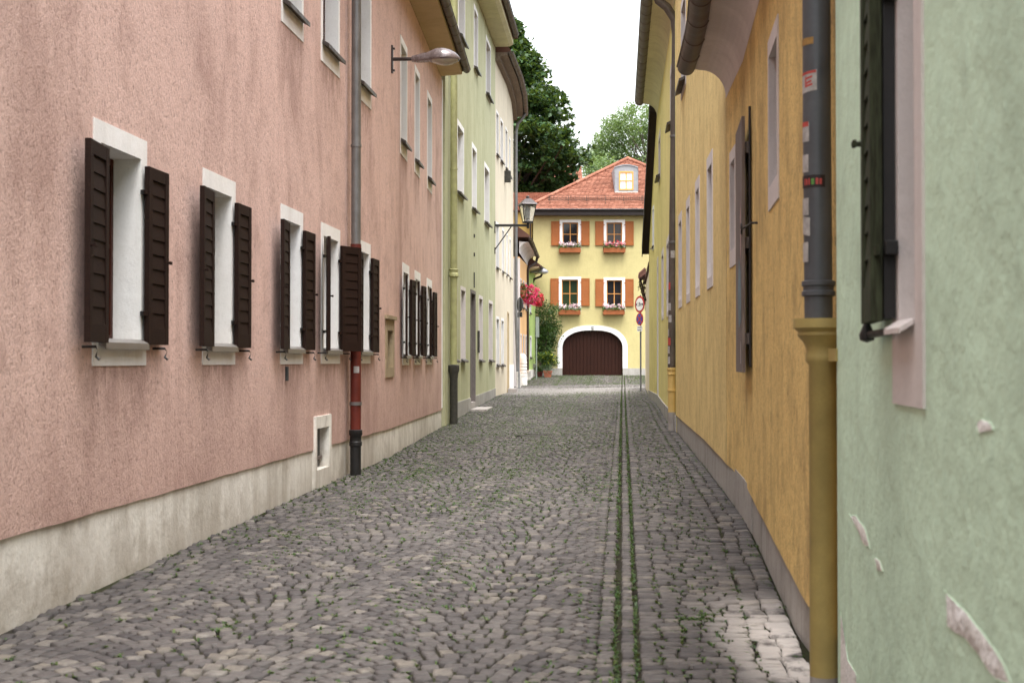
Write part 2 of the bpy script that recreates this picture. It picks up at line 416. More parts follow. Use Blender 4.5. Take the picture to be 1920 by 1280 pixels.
M['earth'] = t.done(c, .95, t.bump(t.noise(60, 3), .8, .01), .1)

# ------------------------------------------------------------------ ground
ys = [-30,-12,-6,-2,0] + list(np.arange(2, 68, 1.0)) + [70,80,100,140,220,400,800]
xs = [-800,-300,-100,-40,-15,-6] + list(np.arange(-4.5, 8.1, .5)) + [10,15,30,60,120,300,800]
V = np.array([(x, y, gz(x, y) - .021) for y in ys for x in xs]); nx = len(xs)
Fq = np.array([(j*nx+i, j*nx+i+1, (j+1)*nx+i+1, (j+1)*nx+i) for j in range(len(ys)-1) for i in range(nx-1)])
fast_mesh('ground', V, Fq, M['earth'], None, 'structure', True)

# the setts: arcs between the left walls and the drainage line, rows on the right
def Xg(Y): return .536 + .083 * (Y - 6.7)
ST = []   # x, y, angle, half along, half across
MAN = Vector((.42, 26.6))
def put(a, b, ang, hl, hw):
    x = a + Xg(b)
    if x < XL(b) + .02 or x > XR(b) - .02 or b < 3.2 or b > 65.9: return
    if b > 56.5 and x > 6.8: return
    if (Vector((x, b)) - MAN).length < .37: return
    ST.append((x, b, ang - math.atan(.083), hl, hw))
W = 1.36; rise = .31; R = (W*W/4 + rise*rise) / (2*rise); pm = math.asin(W/2/R)
for k in range(4):
    ac = -.14 - W * (k + .5)
    b0 = 3.0 + random.random() * .1
    while b0 < 66:
        s = random.uniform(.124, .136); b0 += s
        ws = [random.uniform(.085, .13) for _ in range(18)]
        while sum(ws) > 2 * pm * R: ws.pop()
        kf = 2 * pm * R / sum(ws); ph = -pm
        for wd in ws:
            wd *= kf / R; p = ph + wd / 2; ph += wd
            put(ac + R * math.sin(p), b0 + R * math.cos(p) - R * math.cos(pm), -p, wd * R / 2 - .0095, s * math.cos(p) / 2 - .006)
b = 3.0
while b < 66:
    s = random.uniform(.088, .112); b += s
    put(.05, b, random.gauss(0, .04), .036, s/2 - .004)                       # the single row between the two grassy lines
    put(-.082 + random.gauss(0,.004), b + random.uniform(-.02,.02), random.gauss(0, .05), random.uniform(.040,.050), s/2 - .005)
    a = .118; lim = XR(b) - Xg(b) - (.27 if b < 42 else 0)
    while a < lim:
        wd = random.uniform(.09, .17); 
        if lim - a - wd < .09: wd = lim - a
        put(a + wd/2, b + random.uniform(-.008,.008), random.gauss(0, .05), wd/2 - .007, s/2 - .005); a += wd
b = 3.0
while b < 42:                                                                 # border rows along the right walls
    s = random.uniform(.11, .15); b += s
    off = .01
    for k in range(2):
        hl = random.uniform(.055, .08); bb = b + random.uniform(-.02,.02); off += hl
        put(XR(bb) - Xg(bb) - off + .012, bb, random.gauss(0,.05), hl - .006, s/2 - .005); off += hl
ST = np.array(ST); n = len(ST)
jit = RNG.normal(0, .0035, (n, 4, 2))
sx = np.array([-1,1,1,-1]); sy = np.array([-1,-1,1,1])
hz = np.array([gz(x, y) for x, y in ST[:, :2]]) + RNG.normal(0, .0032, n)
tx = RNG.normal(0, .035, n); ty = RNG.normal(0, .035, n)
ca, sa = np.cos(ST[:,2]), np.sin(ST[:,2])
rings = []
for inset, dz in ((-.002, -.04), (0.0, -.010), (.005, -.0025), (.014, 0)):
    lx = sx[None,:] * np.maximum(.008, ST[:,3,None] - inset) + jit[:,:,0]
    ly = sy[None,:] * np.maximum(.008, ST[:,4,None] - inset) + jit[:,:,1]
    X = ST[:,0,None] + lx * ca[:,None] - ly * sa[:,None]
    Y = ST[:,1,None] + lx * sa[:,None] + ly * ca[:,None]
    Z = hz[:,None] + dz + lx * tx[:,None] + ly * ty[:,None]
    rings.append(np.stack([X, Y, Z], -1))
V = np.stack(rings, 1).reshape(-1, 3)
fs = []
for r in range(3):
    for j in range(4): fs.append((r*4+j, r*4+(j+1)%4, (r+1)*4+(j+1)%4, (r+1)*4+j))
fs.append((12,13,14,15))
Fq = (np.array(fs)[None] + (np.arange(n) * 16)[:,None,None]).reshape(-1, 4)
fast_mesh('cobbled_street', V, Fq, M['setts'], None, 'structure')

# grass in the joints
corner = rings[1][:, 2, :]
tuft = []
def clump(x, y): return noise.noise(Vector((x * .55, y * .28, 3.1))) + .5 * noise.noise(Vector((x * 2.2, y * 1.1, 9.7)))
for i in range(n):
    x, y = ST[i,0], ST[i,1]; a = x - Xg(y); c = clump(x, y)
    if y < 5.2: pr = .0
    elif y > 57.5: pr = .85 if c > -.3 else .4
    elif 49 < y < 57: pr = .05
    elif a > .12: pr = .80 if c > -.05 else .42
    elif a > -.2: pr = .75 if c > -.1 else .35
    else:
        d = min(1, max(0, (y - 6) / 9))
        pr = (.30 + .6 * d if c > .05 else .18 + .4 * d if c > -.15 else .09 + .2 * d)
        if a < -2.2 and y < 16: pr *= .4
        if y > 12: pr *= 1.4
    if a > .8 and y < 30 and x > XR(y) - .4: pr *= .2
    if random.random() < pr: tuft.append((corner[i,0], corner[i,1], corner[i,2] + .002, random.uniform(.7, 1.6) * (1 if y < 54 else 1.4)))
    if y > 57: tuft += [(corner[i,0] + random.gauss(0,.04), corner[i,1] + random.gauss(0,.05), corner[i,2], random.uniform(.9, 1.8)) for _ in range(2) if random.random() < pr * .5 and c > -.05]
    for _k in range(3 if 11 < y < 42 else 1):
      if y > 9 and random.random() < pr * .5: tuft.append((corner[i,0] + random.gauss(0,.02), corner[i,1] + random.gauss(0,.02), corner[i,2] - .002, random.uniform(.6, 1.4)))
y = 5.0
while y < 49:
    for a in (-.02, .10):
        if clump(a * 30, y * 2) > -.22 and random.random() < .85:
            x = Xg(y) + a + random.gauss(0, .004) + .02 * noise.noise(Vector((a * 9, y * .8, 0)))
            tuft.append((x, y, gz(x, y) - .014, random.uniform(.35, .8)))
    y += random.uniform(.012, .032)
for (px, py, k, sp) in ((795,845,40,.06),(812,852,30,.08),(1300,1162,40,.06),(1245,845,20,.1),(1252,866,16,.1),(545,1005,24,.12),(430,1175,12,.05),(1330,1150,16,.05)):   # bigger weeds
    u, w = ray(px, py); Y = 8.0
    for _ in range(30): Y = (EYE - gz(u*Y, Y)) / -w
    for _ in range(k): 
        x, y = u*Y + random.gauss(0, sp), Y + random.gauss(0, sp)
        tuft.append((x, y, gz(x, y) - .01, random.uniform(.8, 1.7)))
for _ in range(420):                                            # weeds and moss along the foot of the walls
    y = random.uniform(6.5, 44); left = random.random() < .6; x = XL(y) + random.uniform(.03,.07) if left else XR(y) - random.uniform(.04,.07)
    if noise.noise(Vector((y * 1.3, 7.7 if left else 3.3, 0))) > .05: tuft.append((x, y, gz(x, y) - .006, random.uniform(.6, 1.5)))
gv = []
for (x, y, z, s) in tuft:
    for k in range(random.choice((3,4,5,6))):
        an = random.random() * 6.283; h = random.uniform(.006, .020) * s; l = random.uniform(.008, .028) * s; w = random.uniform(.0022, .0042) * (1 + .3 * s)
        d = Vector((math.cos(an), math.sin(an), 0)); p = Vector((-d.y, d.x, 0)); o = Vector((x + random.gauss(0,.010)*s, y + random.gauss(0,.010)*s, z))
        m = o + d * l * .5 + Vector((0,0,h * .75)); e = o + d * l * 1.3 + Vector((0,0,h * random.uniform(.6,1.1)))
        gv += [o - p*w, o + p*w, m + p*w*1.5, m - p*w*1.5, m - p*w*1.5, m + p*w*1.5, e + p*w*.4, e - p*w*.4]
V = np.array([tuple(v) for v in gv]); Fq = np.arange(len(V)).reshape(-1, 4)
g = fast_mesh('grass', V, Fq, M['grass'], None, 'stuff')
tag(g, 'short green grass and weeds growing in the joints of the cobbles', 'grass')

mb = MB(); c0 = (MAN.x, MAN.y, gz(*MAN))
mb.lathe([(.33,-.03),(.33,.0),(.30,.004),(.30,-.004),(.02,-.002)], c0, 32)
mh = mb.build('manhole_cover', M['castdark'], None, True)
for k in range(-4, 5):
    pass
tag(mh, 'round cast iron manhole cover set in the middle of the cobbles', 'manhole cover')

# ------------------------------------------------------------------ building kit
def facade(mb, w, q0, q1, z0, z1, holes, foot=None):
    qs = {q0, q1} | {k for k in w.k if q0 < k < q1}; zs = {z0, z1}
    if foot: qs |= set(np.arange(q0 + .25, q1, .25).tolist())
    Zf = lambda q, z: max(z, foot(q)) if foot else z
    for h in holes: qs |= {h[0], h[1]}; zs |= {h[2], h[3]}
    qs = sorted(qs); zs = sorted(z for z in zs if z0 <= z <= z1)
    for i in range(len(qs)-1):
        for j in range(len(zs)-1):
            qm, zm = (qs[i]+qs[i+1])/2, (zs[j]+zs[j+1])/2
            if any(h[0] < qm < h[1] and h[2] < zm < h[3] for h in holes): continue
            if foot and zs[j+1] <= foot(qm) + .004: continue
            mb.poly(w.P(qs[i],Zf(qs[i],zs[j])), w.P(qs[i+1],Zf(qs[i+1],zs[j])), w.P(qs[i+1],zs[j+1]), w.P(qs[i],zs[j+1]))
def body(root, w, q0, q1, z1, mat, holes, depth=8, z0=-.6, name='wall', foot=None):
    mb = MB(); facade(mb, w, q0, q1, z0, z1, holes, foot)
    e_ = -.03 if foot else 0
    a0, a1, b0, b1 = w.P(q0, 0, e_), w.P(q0, 0, -depth), w.P(q1, 0, e_), w.P(q1, 0, -depth)
    Z = lambda p, z: Vector((p.x, p.y, z))
    mb.poly(Z(a0,z0), Z(a1,z0), Z(a1,z1), Z(a0,z1)); mb.poly(Z(b0,z0), Z(b1,z0), Z(b1,z1), Z(b0,z1))
    mb.poly(Z(a1,z0), Z(b1,z0), Z(b1,z1), Z(a1,z1)); mb.poly(Z(a0,z1), Z(b0,z1), Z(b1,z1), Z(a1,z1))
    return mb.build(name, mat, root)
def roof(root, w, q0, q1, ze, over, depth=8, rise=4.2, mat=None, z_fn=None):
    mb = MB()
    mb.wsweep(w, q0, q1, [(over, ze), (over, ze+.09), (-depth/2, ze+rise), (-depth, ze+.09), (-depth, ze+.002)], 2.5)
    return mb.build('roof', mat or M['oldtile'], root)
def gutter(root, w, q0, q1, o, z, r, mat=None, seam=.75):
    """half round gutter with folded seams and a rolled front edge"""
    mb = MB(); prof = []
    n = 9
    if not callable(z): z0_ = z; z = lambda q: z0_
    if callable(z):
        prof = []
        for k in range(n + 1):
            a = math.pi*k/n; prof.append((o + r*math.cos(a), (lambda q, a=a: z(q) - r*math.sin(a))))
        for k in range(n, -1, -1):
            a = math.pi*k/n; prof.append((o + (r-.008)*math.cos(a), (lambda q, a=a: z(q) + .006 - (r-.008)*math.sin(a))))
    mb.wsweep(w, q0, q1, prof, .7)
    zq = (lambda q: z(q)) if callable(z) else (lambda q: z)
    for qe in (q0, q1):
        mb.poly(*[w.P(qe, zq(qe) - r*.99*math.sin(math.pi*k/n), o + r*.99*math.cos(math.pi*k/n)) for k in range(n+1)])
    k = int((q1 - q0) / .5)
    mb.tube([w.P(lerp(q0,q1,i/k), zq(lerp(q0,q1,i/k)) + .004, o + r) for i in range(k+1)], .012, 6)
    q = q0 + seam * .5
    while q < q1:
        for dq in (0,):
            secs = []
            for kk in range(n + 1):
                a = math.pi*kk/n
                secs.append([w.P(q - .014, zq(q) - (r+.001)*math.sin(a), o + (r+.001)*math.cos(a)), w.P(q, zq(q) - (r+.009)*math.sin(a), o + (r+.009)*math.cos(a)), w.P(q + .014, zq(q) - (r+.001)*math.sin(a), o + (r+.001)*math.cos(a))])
            mb.loft(secs, False, False)
        q += seam * random.uniform(.92, 1.08)
    return mb.build('gutter', mat or M['gutter'], root, True)
def swept(root, name, w, q0, q1, prof, mat, step=1.2):
    mb = MB(); mb.wsweep(w, q0, q1, prof, step); return mb.build(name, mat, root)

SHUT = {}
def shutter_mesh(wd, ht, n, mat, th=.042, louver=False):
    key = (wd, ht, n, mat.name)
    if key in SHUT: return SHUT[key]
    mb = MB(); st, tr, br = .075, .10, .13
    mb.box((0,0,0),(st,th,ht)); mb.box((wd-st,0,0),(wd,th,ht))
    mb.box((st,.001,ht-tr),(wd-st,th-.001,ht)); mb.box((st,.001,0),(wd-st,th-.001,br))
    hh = (ht - tr - br) / n
    for i in range(n):
        z = br + i * hh
        lo, up = .006, .015
        mb.hexa([(st,lo,z),(wd-st,lo,z),(wd-st,th-lo,z),(st,th-lo,z),(st,up,z+hh*.93),(wd-st,up,z+hh*.93),(wd-st,th-up,z+hh*.93),(st,th-up,z+hh*.93)])
    mb.box((st,.019,br),(wd-st,.023,ht-tr))
    mb.box((wd-.03,th-.002,ht*.47),(wd-.012,th+.035,ht*.47+.018)); mb.box((wd-.05,th+.018,ht*.47-.004),(wd-.008,th+.032,ht*.47+.022))
    for z in (.16*ht, .84*ht): mb.box((-.05,th*.3,z),(.03,th*.7,z+.035))
    o = mb.build('shutter', mat, None, False, .004)
    SHUT[key] = o.data; bpy.data.objects.remove(o); return SHUT[key]
def shutter(win, w, q, z, end, ang, wd, ht, n, mat, off=.035, label=None):
    """end=-1: hinged on the low-q jamb and opened towards low q; +1: the other way"""
    o = bpy.data.objects.new('shutter', shutter_mesh(wd, ht, n, mat)); COL.objects.link(o)
    t = w.tan(q); nn = w.nrm(q); a = math.radians(ang)
    d = (t * end * math.cos(a) + nn * math.sin(a)); k = (nn * math.cos(a) - t * end * math.sin(a))
    p = w.P(q, z, off)
    o.matrix_world = Matrix(((d.x,k.x,0,p.x),(d.y,k.y,0,p.y),(0,0,1,p.z),(0,0,0,1)))
    o.parent = win; o.matrix_parent_inverse = win.matrix_world.inverted()
    md = o.modifiers.new('bv', 'BEVEL'); md.width = .004; md.segments = 2; md.limit_method = 'ANGLE'
    if label: o['label'] = label
    return o

def window(root, w, T, mat, ts=.1, tt=.13, tb=.18, depth=.2, frame=None, pane=None, sill='flat', sillmat=None, proud=.010, cross=True, skew=0, extra=.04, gl=None, slope_over=.07, sth=.03):
    """T = trim rectangle (qa, qb, za, zb). Returns (window object, opening)."""
    qa, qb, za, zb = T; oa, ob, pa, pb = qa + ts, qb - ts, za + tb, zb - tt
    mb = MB(); B = -.03
    mb.wbox(w, qa, oa, za, zb, B, proud)
    mb.wbox(w, ob, qb, za, zb, B, proud) if not skew else mb.hexa([w.P(ob,za,B),w.P(qb,za,B),w.P(qb,za,proud),w.P(ob,za,proud),w.P(ob,zb,B),w.P(qb+skew,zb,B),w.P(qb+skew,zb,proud),w.P(ob,zb,proud)])
    if tt > 0: mb.wbox(w, oa, ob, pb, zb, B, proud)
    if tb > 0: mb.wbox(w, oa, ob, za, pa, B, proud)
    D = -depth - .05
    for (A, C) in (((oa,pa),(oa,pb)), ((ob,pa),(ob,pb)), ((oa,pb),(ob,pb)), ((oa,pa),(ob,pa))):
        mb.poly(w.P(A[0],A[1],B), w.P(C[0],C[1],B), w.P(C[0],C[1],D), w.P(A[0],A[1],D))
    win = mb.build('window', mat, root)
    fr = MB(); f0, f1 = -depth - .03, -depth + .03; e = .004; bw = .055
    fr.wbox(w, oa+e, oa+bw, pa+e, pb-e, f0, f1); fr.wbox(w, ob-bw, ob-e, pa+e, pb-e, f0, f1)
    fr.wbox(w, oa+bw, ob-bw, pb-bw, pb-e, f0, f1); fr.wbox(w, oa+bw, ob-bw, pa+e, pa+bw, f0, f1)
    if cross:
        m = (oa+ob)/2; fr.wbox(w, m-.022, m+.022, pa+bw, pb-bw, f0+.004, f1-.004)
        h = lerp(pa, pb, .52); fr.wbox(w, oa+bw, m-.022, h-.018, h+.018, f0+.008, f1-.008); fr.wbox(w, m+.022, ob-bw, h-.018, h+.018, f0+.008, f1-.008)
    fr.build('frame', frame or M['redbrown'], win, False, .003)
    gl_ = MB(); gl_.poly(w.P(oa,pa,-depth), w.P(ob,pa,-depth), w.P(ob,pb,-depth), w.P(oa,pb,-depth))
    gl_.build('pane', pane or M['glass'], win)
    if sill:
        sl = MB(); ov = slope_over
        a, b_ = oa - extra, ob + extra
        drop = .03 if sill == 'flat' else .05
        sl.hexa([w.P(oa+.003,pa+.003,-depth+.031), w.P(ob-.003,pa+.003,-depth+.031), w.P(ob-.003,pa+.003,-.0), w.P(oa+.003,pa+.003,-.0),
                 w.P(oa+.003,pa+.03,-depth+.031), w.P(ob-.003,pa+.03,-depth+.031), w.P(ob-.003,pa+.022,-.0), w.P(oa+.003,pa+.022,-.0)])
        sl.hexa([w.P(a,pa-sth,proud+.002), w.P(b_,pa-sth,proud+.002), w.P(b_,pa-drop-sth,ov), w.P(a,pa-drop-sth,ov),
                 w.P(a,pa+.022,proud+.002), w.P(b_,pa+.022,proud+.002), w.P(b_,pa+.022-drop,ov), w.P(a,pa+.022-drop,ov)])
        sl.build('sill', sillmat or M['sillmetal'], win, False, .003)
    return win, (oa, ob, pa, pb)
def hole(T, ts=.1, tt=.13, tb=.18): return (T[0]+ts, T[1]-ts, T[2]+tb, T[3]-tt)

def rings(mb, c, r, zs, h=.03, n=16):
    for z in zs: mb.lathe([(r,z-h/2),(r+.010,z-h/2),(r+.010,z+h/2),(r,z+h/2)], (c[0], c[1], 0), n)
def pipe(root, name, pts, r, mat, parent=None, collars=(), label=None):
    mb = MB(); mb.tube(pts, r, 16)
    P0, P1 = Vector(pts[0]), Vector(pts[1])
    for z in collars:
        t_ = (z - P0.z) / (P1.z - P0.z)
        c = P0.lerp(P1, t_); mb.lathe([(r-.002,z-.02),(r+.009,z-.018),(r+.009,z+.018),(r-.002,z+.02)], (c.x, c.y, 0), 16)
    o = mb.build(name, mat, parent or root, True)
    if label: o['label'] = label
    return o
E = lambda z: EYE + z     # heights below are given against the eye

# ------------------------------------------------------------------ pink house
w = PW = Wall(PINK, 1)
pk = thing('town_house', 'long pink roughcast house with dark brown shutters on the left of the lane', 'house', w.P(12, 0, -4))
low = [(9.52,10.58),(12.0,13.0),(14.73,15.74),(16.7,17.8),(18.9,19.94),(23.5,24.55),(25.5,26.55),(27.85,28.95)]
LT = [(a, b, E(-.033) if i < 5 else E(-.07), E(1.745)) for i, (a, b) in enumerate(low)]
up = [(9.6,10.6),(12.0,13.0),(14.73,15.74),(16.67,17.75),(18.95,19.98),(23.15,24.2),(25.45,26.4),(27.9,28.95)]
UT = [(a, b, E(3.77) if i < 5 else E(3.62), E(5.83) if i < 5 else E(5.69)) for i, (a, b) in enumerate(up)]
holes = [hole(T, .13, .16, .18) for T in LT] + [hole(T, .09, .13, .25) for T in UT]
cell = (16.33, 17.2, E(-1.45), E(-.68)); ch = (cell[0]+.07, cell[1]-.13, E(-1.34), E(-.83))
niche = (21.35, 22.25, E(-.26), E(.68)); nh = (21.5, 22.1, E(-.10), E(.50))
holes += [ch, nh]
plt = [(-6, E(-1.09)), (19, E(-1.085)), (31.6, E(-1.15))]
pz = lambda q: interp(plt, q) + .012 * noise.noise(Vector((q * 1.7, 0, 0)))
body(pk, w, -6, 31.58, 8.33, M['pink'], holes, foot=pz)
roof(pk, w, -6.2, 31.5, 8.50, .62)
swept(pk, 'soffit', w, -6, 31.2, [(.004,8.33),(.50,8.37),(.50,8.49),(.004,8.49)], M['soffit'])
gutter(pk, w, -6, 31.3, .60, 8.50, .085)
mb = MB()
for a, b in ((-6, cell[0]), (cell[1], 31.57)): mb.wbox(w, a, b, -.6, lambda q: pz(q) + .05, -.2, -.016)
mb.build('plinth', M['plinth'], pk)
mb = MB(); mb.wbox(w, 31.38, 31.58, E(-1.1), 8.3, .002, .012); mb.build('corner_strip', M['white'], pk)
for i, T in enumerate(LT):
    win, h = window(pk, w, T, M['white'], .13, .16, .18, .24)
    zs = h[2] - .015; ht = 1.40
    angs = {0: (6, 1), 1: (6, 1), 2: (6, 2), 3: (14, 24), 4: (6, 2)}.get(i, (7, 3))
    shutter(win, w, h[0] - .05, zs, -1, angs[0], .47, ht, 10, M['brownwood'], off=.05)
    shutter(win, w, h[1] + .02, zs, +1, angs[1], .44, ht, 10, M['brownwood'], off=.03, label='shutter swung halfway off the wall' if i == 3 else None)
    for q, e in ((h[0] - .30, -1), (h[1] + .30, 1)):
        mb = MB(); mb.tube([w.P(q, zs - .03, -.01), w.P(q, zs - .03, .10), w.P(q + .01*e, zs - .055, .115), w.P(q, zs - .10, .10), w.P(q, zs - .12, .125)], .010, 8); mb.build('shutter_holder', M['black'], win, True)
    for q in (h[0] - .02, h[1] + .02):
        for z in (.16*ht, .84*ht): mb = MB(); mb.wbox(w, q - .04, q + .04, zs + z, zs + z + .035, .012, .036); mb.build('hinge', M['black'], win)
    if i == 0:
        mb = MB(); mb.wbox(w, h[0]+.02, h[0]+.06, h[2]+.03, h[2]+.12, -.02, .02); mb.build('latch', M['sillmetal'], win)
for T in UT: window(pk, w, T, M['white'], .09, .13, .25, .2, sill='slope', sillmat=M['silldark'], slope_over=.10, extra=.05)
# stone niche and cellar light
mb = MB(); a, b, c, d = niche
mb.wbox(w, a, nh[0], c, d, -.03, .02); mb.wbox(w, nh[1], b, c, d, -.03, .02); mb.wbox(w, nh[0], nh[1], nh[3], d, -.03, .02); mb.wbox(w, nh[0], nh[1], c, nh[2], -.03, .02)
mb.wbox(w, a-.06, b+.06, d+.002, d+.06, -.03, .06)
for (A, C) in (((nh[0],nh[2]),(nh[0],nh[3])), ((nh[1],nh[2]),(nh[1],nh[3])), ((nh[0],nh[3]),(nh[1],nh[3])), ((nh[0],nh[2]),(nh[1],nh[2]))):
    mb.poly(w.P(A[0],A[1],-.03), w.P(C[0],C[1],-.03), w.P(C[0],C[1],-.3), w.P(A[0],A[1],-.3))
mb.poly(w.P(nh[0],nh[2],-.3), w.P(nh[1],nh[2],-.3), w.P(nh[1],nh[3],-.3), w.P(nh[0],nh[3],-.3))
mb.build('stone_niche', M['stone'], pk)
mb = MB(); a, b, c, d = cell; c = -.5
mb.wbox(w, a, ch[0], c, d, -.03, .03); mb.wbox(w, ch[1], b, c, d, -.03, .03); mb.wbox(w, ch[0], ch[1], ch[3], d, -.03, .03); mb.wbox(w, ch[0], ch[1], c, ch[2], -.03, .03)
for (A, C) in (((ch[0],ch[2]),(ch[0],ch[3])), ((ch[1],ch[2]),(ch[1],ch[3])), ((ch[0],ch[3]),(ch[1],ch[3])), ((ch[0],ch[2]),(ch[1],ch[2]))):
    mb.poly(w.P(A[0],A[1],-.03), w.P(C[0],C[1],-.03), w.P(C[0],C[1],-.35), w.P(A[0],A[1],-.35))
cw = mb.build('cellar_window', M['plinth'], pk)
mb = MB(); mb.poly(w.P(ch[0],ch[2],-.095), w.P(ch[1],ch[2],-.095), w.P(ch[1],ch[3],-.095), w.P(ch[0],ch[3],-.095)); mb.build('pane', M['glass'], cw)
mb = MB(); mb.wbox(w, ch[0]+.003, ch[1]-.003, ch[2]+.10, ch[2]+.14, -.093, -.06); mb.build('frame', M['greywood'], cw)
# the drainpipe with its red and black lower sections
q = 18.25; o = .13
dp = pipe(pk, 'drainpipe', [w.P(q, E(1.55), o), w.P(q, 8.1, o), w.P(q, 8.35, .25), w.P(q, 8.46, .56)], .066, M['zinc'], collars=(4.6, 6.9))
l = pipe(pk, 'lower_pipe', [w.P(q, E(-.96), o), w.P(q, E(1.6), o)], .074, M['redpipe'], dp); l['label'] = 'oxide red lower pipe'
rb = MB(); c = w.P(q, 0, o); rb.lathe([(.07,E(-.60)),(.086,E(-.60)),(.086,E(-.555)),(.07,E(-.555))], (c.x,c.y,0), 16); rb.build('pipe_clamp', M['zinc'], dp, True)
rb = MB(); rb.lathe([(.075,-.2),(.075,E(-1.16)),(.088,E(-1.15)),(.088,E(-1.10)),(.078,E(-1.09)),(.078,E(-1.02)),(.092,E(-1.0)),(.092,E(-.94)),(.07,E(-.93))], (c.x,c.y,0), 18)
l = rb.build('pipe_foot', M['blackpipe'], dp, True); l['label'] = 'black cast iron pipe foot'
mb = MB(); cc = Vector((c.x, c.y, 0))
mb.loft([[cc + Vector((.0765*math.cos(a), .0765*math.sin(a), z)) for a in np.linspace(math.radians(255), math.radians(315), 6)] for z in (E(-.16), E(-.07))], False, False)
mb.build('sticker', M['paper'], dp)
mb = MB(); q2 = 14.95; mb.wbox(w, q2, q2+.05, E(-.22), E(-.06), .002, .03); mb.build('house_plate', M['signdark'], pk)

# ------------------------------------------------------------------ green house, left
w = GW = Wall(GREEN, 1)
gr = thing('town_house', 'tall yellow-green plastered house between the pink house and the cream house', 'house', w.P(38, 0, -4))
gl = [(33.0,34.1),(34.9,36.05),(39.7,40.9),(42.9,44.3)]
GT = [(a, b, E(-.02), E(1.98)) for a, b in gl]
GM = [(34.05,35.65),(37.7,39.05),(41.4,43.1)]; GT2 = [(a, b, E(4.30), E(6.22)) for a, b in GM]
GT3 = [(a, b, E(8.42), E(10.3)) for a, b in ((34.3,35.9),(38.2,39.4),(41.9,43.6))]
door = (37.3, 38.65, -.3, E(2.02))
holes = [hole(T, .1, .1, .06) for T in GT] + [hole(T, .12, .14, .06) for T in GT2 + GT3] + [(door[0]+.1, door[1]-.1, door[2], door[3]-.1)]
body(gr, w, 31.62, 45.38, 12.35, M['greenL'], holes)
roof(gr, w, 31.5, 45.3, 12.62, .78)
swept(gr, 'soffit', w, 31.6, 45.3, [(.004,12.35),(.50,12.35),(.62,12.42),(.62,12.60),(.004,12.60)], M['soffitgreen'])
gutter(gr, w, 31.4, 44.9, .74, 12.66, .10)
gzp = [(31.6, E(-1.06)), (37, E(-1.03)), (45.4, E(-.92))]
mb = MB()
for a, b in ((32.6, 37.35), (38.6, 45.36)): mb.wbox(w, a, b, -.6, lambda q: interp(gzp, q), -.02, .02)
mb.build('plinth', M['plinthgrey'], gr)
for T in GT: window(gr, w, T, M['greywhite'], .1, .1, .06, .22, sill='slope', sillmat=M['silldark'], slope_over=.10)
for T in GT2 + GT3: window(gr, w, T, M['white'], .12, .14, .06, .24, sill='slope', sillmat=M['silldark'], slope_over=.12, extra=.09)
mb = MB(); a, b, c_, d = door
mb.wbox(w, a, a+.1, c_, d, -.03, .02); mb.wbox(w, b-.1, b, c_, d, -.03, .02); mb.wbox(w, a+.1, b-.1, d-.1, d, -.03, .02)
for qq in (a+.1, b-.1): mb.poly(w.P(qq,c_,-.03), w.P(qq,d-.1,-.03), w.P(qq,d-.1,-.32), w.P(qq,c_,-.32))
mb.poly(w.P(a+.1,d-.1,-.03), w.P(b-.1,d-.1,-.03), w.P(b-.1,d-.1,-.32), w.P(a+.1,d-.1,-.32))
dr = mb.build('door', M['grey_door'], gr)
mb = MB(); mb.wbox(w, a+.104, b-.104, c_, d-.104, -.30, -.25)
for k in range(3): mb.wbox(w, a+.2, b-.2, .45+k*.9, 1.1+k*.9, -.25, -.235)
mb.build('door_leaf', M['grey_door'], dr, False, .004)
mb = MB(); mb.wbox(w, a+.104, b-.104, -.4, E(-1.16), -.3, .02); mb.build('door_step', M['slab'], dr)
mb = MB(); mb.wbox(w, 39.3, 39.55, E(.25), E(.9), .002, .05); mb.build('letter_box', M['castdark'], gr, False, .004)
q = 32.3; o = .13
dp = pipe(gr, 'drainpipe', [w.P(q, E(-.2), o), w.P(q, 12.2, o), w.P(q, 12.5, .35), w.P(q, 12.6, .7)], .085, M['greenpipe'], collars=(6.3, 9.3))
c = w.P(q, 0, o)
mb = MB(); mb.lathe([(.088,E(2.02)),(.12,E(2.05)),(.12,E(2.12)),(.10,E(2.15)),(.115,E(2.22)),(.088,E(2.24))], (c.x,c.y,0), 16); mb.build('pipe_collar', M['greenpipe'], dp, True)
mb = MB(); mb.lathe([(.098,-.1),(.098,E(-.42)),(.105,E(-.38)),(.11,E(-.3)),(.135,E(-.22)),(.135,E(-.1)),(.09,E(-.08))], (c.x,c.y,0), 16)
mb.build('pipe_foot', M['castdark'], dp, True)['label'] = 'black mossy cast iron pipe foot'
for (px, py, a, b) in ((888,442,.12,.05),(888,477,.12,.05),(888,525,.06,.22)):
    q_, z_ = w.hit(px, py); mb = MB(); mb.wbox(w, q_, q_+a, z_-b, z_+b, .002, .03); mb.build('wall_bracket', M['castdark'], gr)

# ------------------------------------------------------------------ cream house
w = CW = Wall(CREAM, 1)
cr = thing('town_house', 'curved cream house beyond the yellow-green house with a grey corner drainpipe', 'house', w.P(51, 0, -4))
CT = [(45.7,46.75,E(-.2),E(1.55)),(47.4,48.4,E(-.2),E(1.55))]
CT += [(a,b,E(3.15),E(4.8)) for a, b in ((45.6,46.6),(47.7,48.5),(49.3,50.1),(51.2,52.1))]
CT += [(a,b,E(7.05),E(8.65)) for a, b in ((45.65,46.5),(47.1,48.1),(48.95,49.9),(51.0,51.9))]
cdoor = (49.8, 50.8, -.2, E(1.85))
holes = [hole(T, .08, .1, .08) for T in CT] + [(cdoor[0]+.06, cdoor[1]-.06, cdoor[2], cdoor[3]-.06)]
body(cr, w, 45.4, 56.8, E(10.3), M['cream'], holes, 7)
roof(cr, w, 45.45, 56.7, E(10.55), .52, 7)
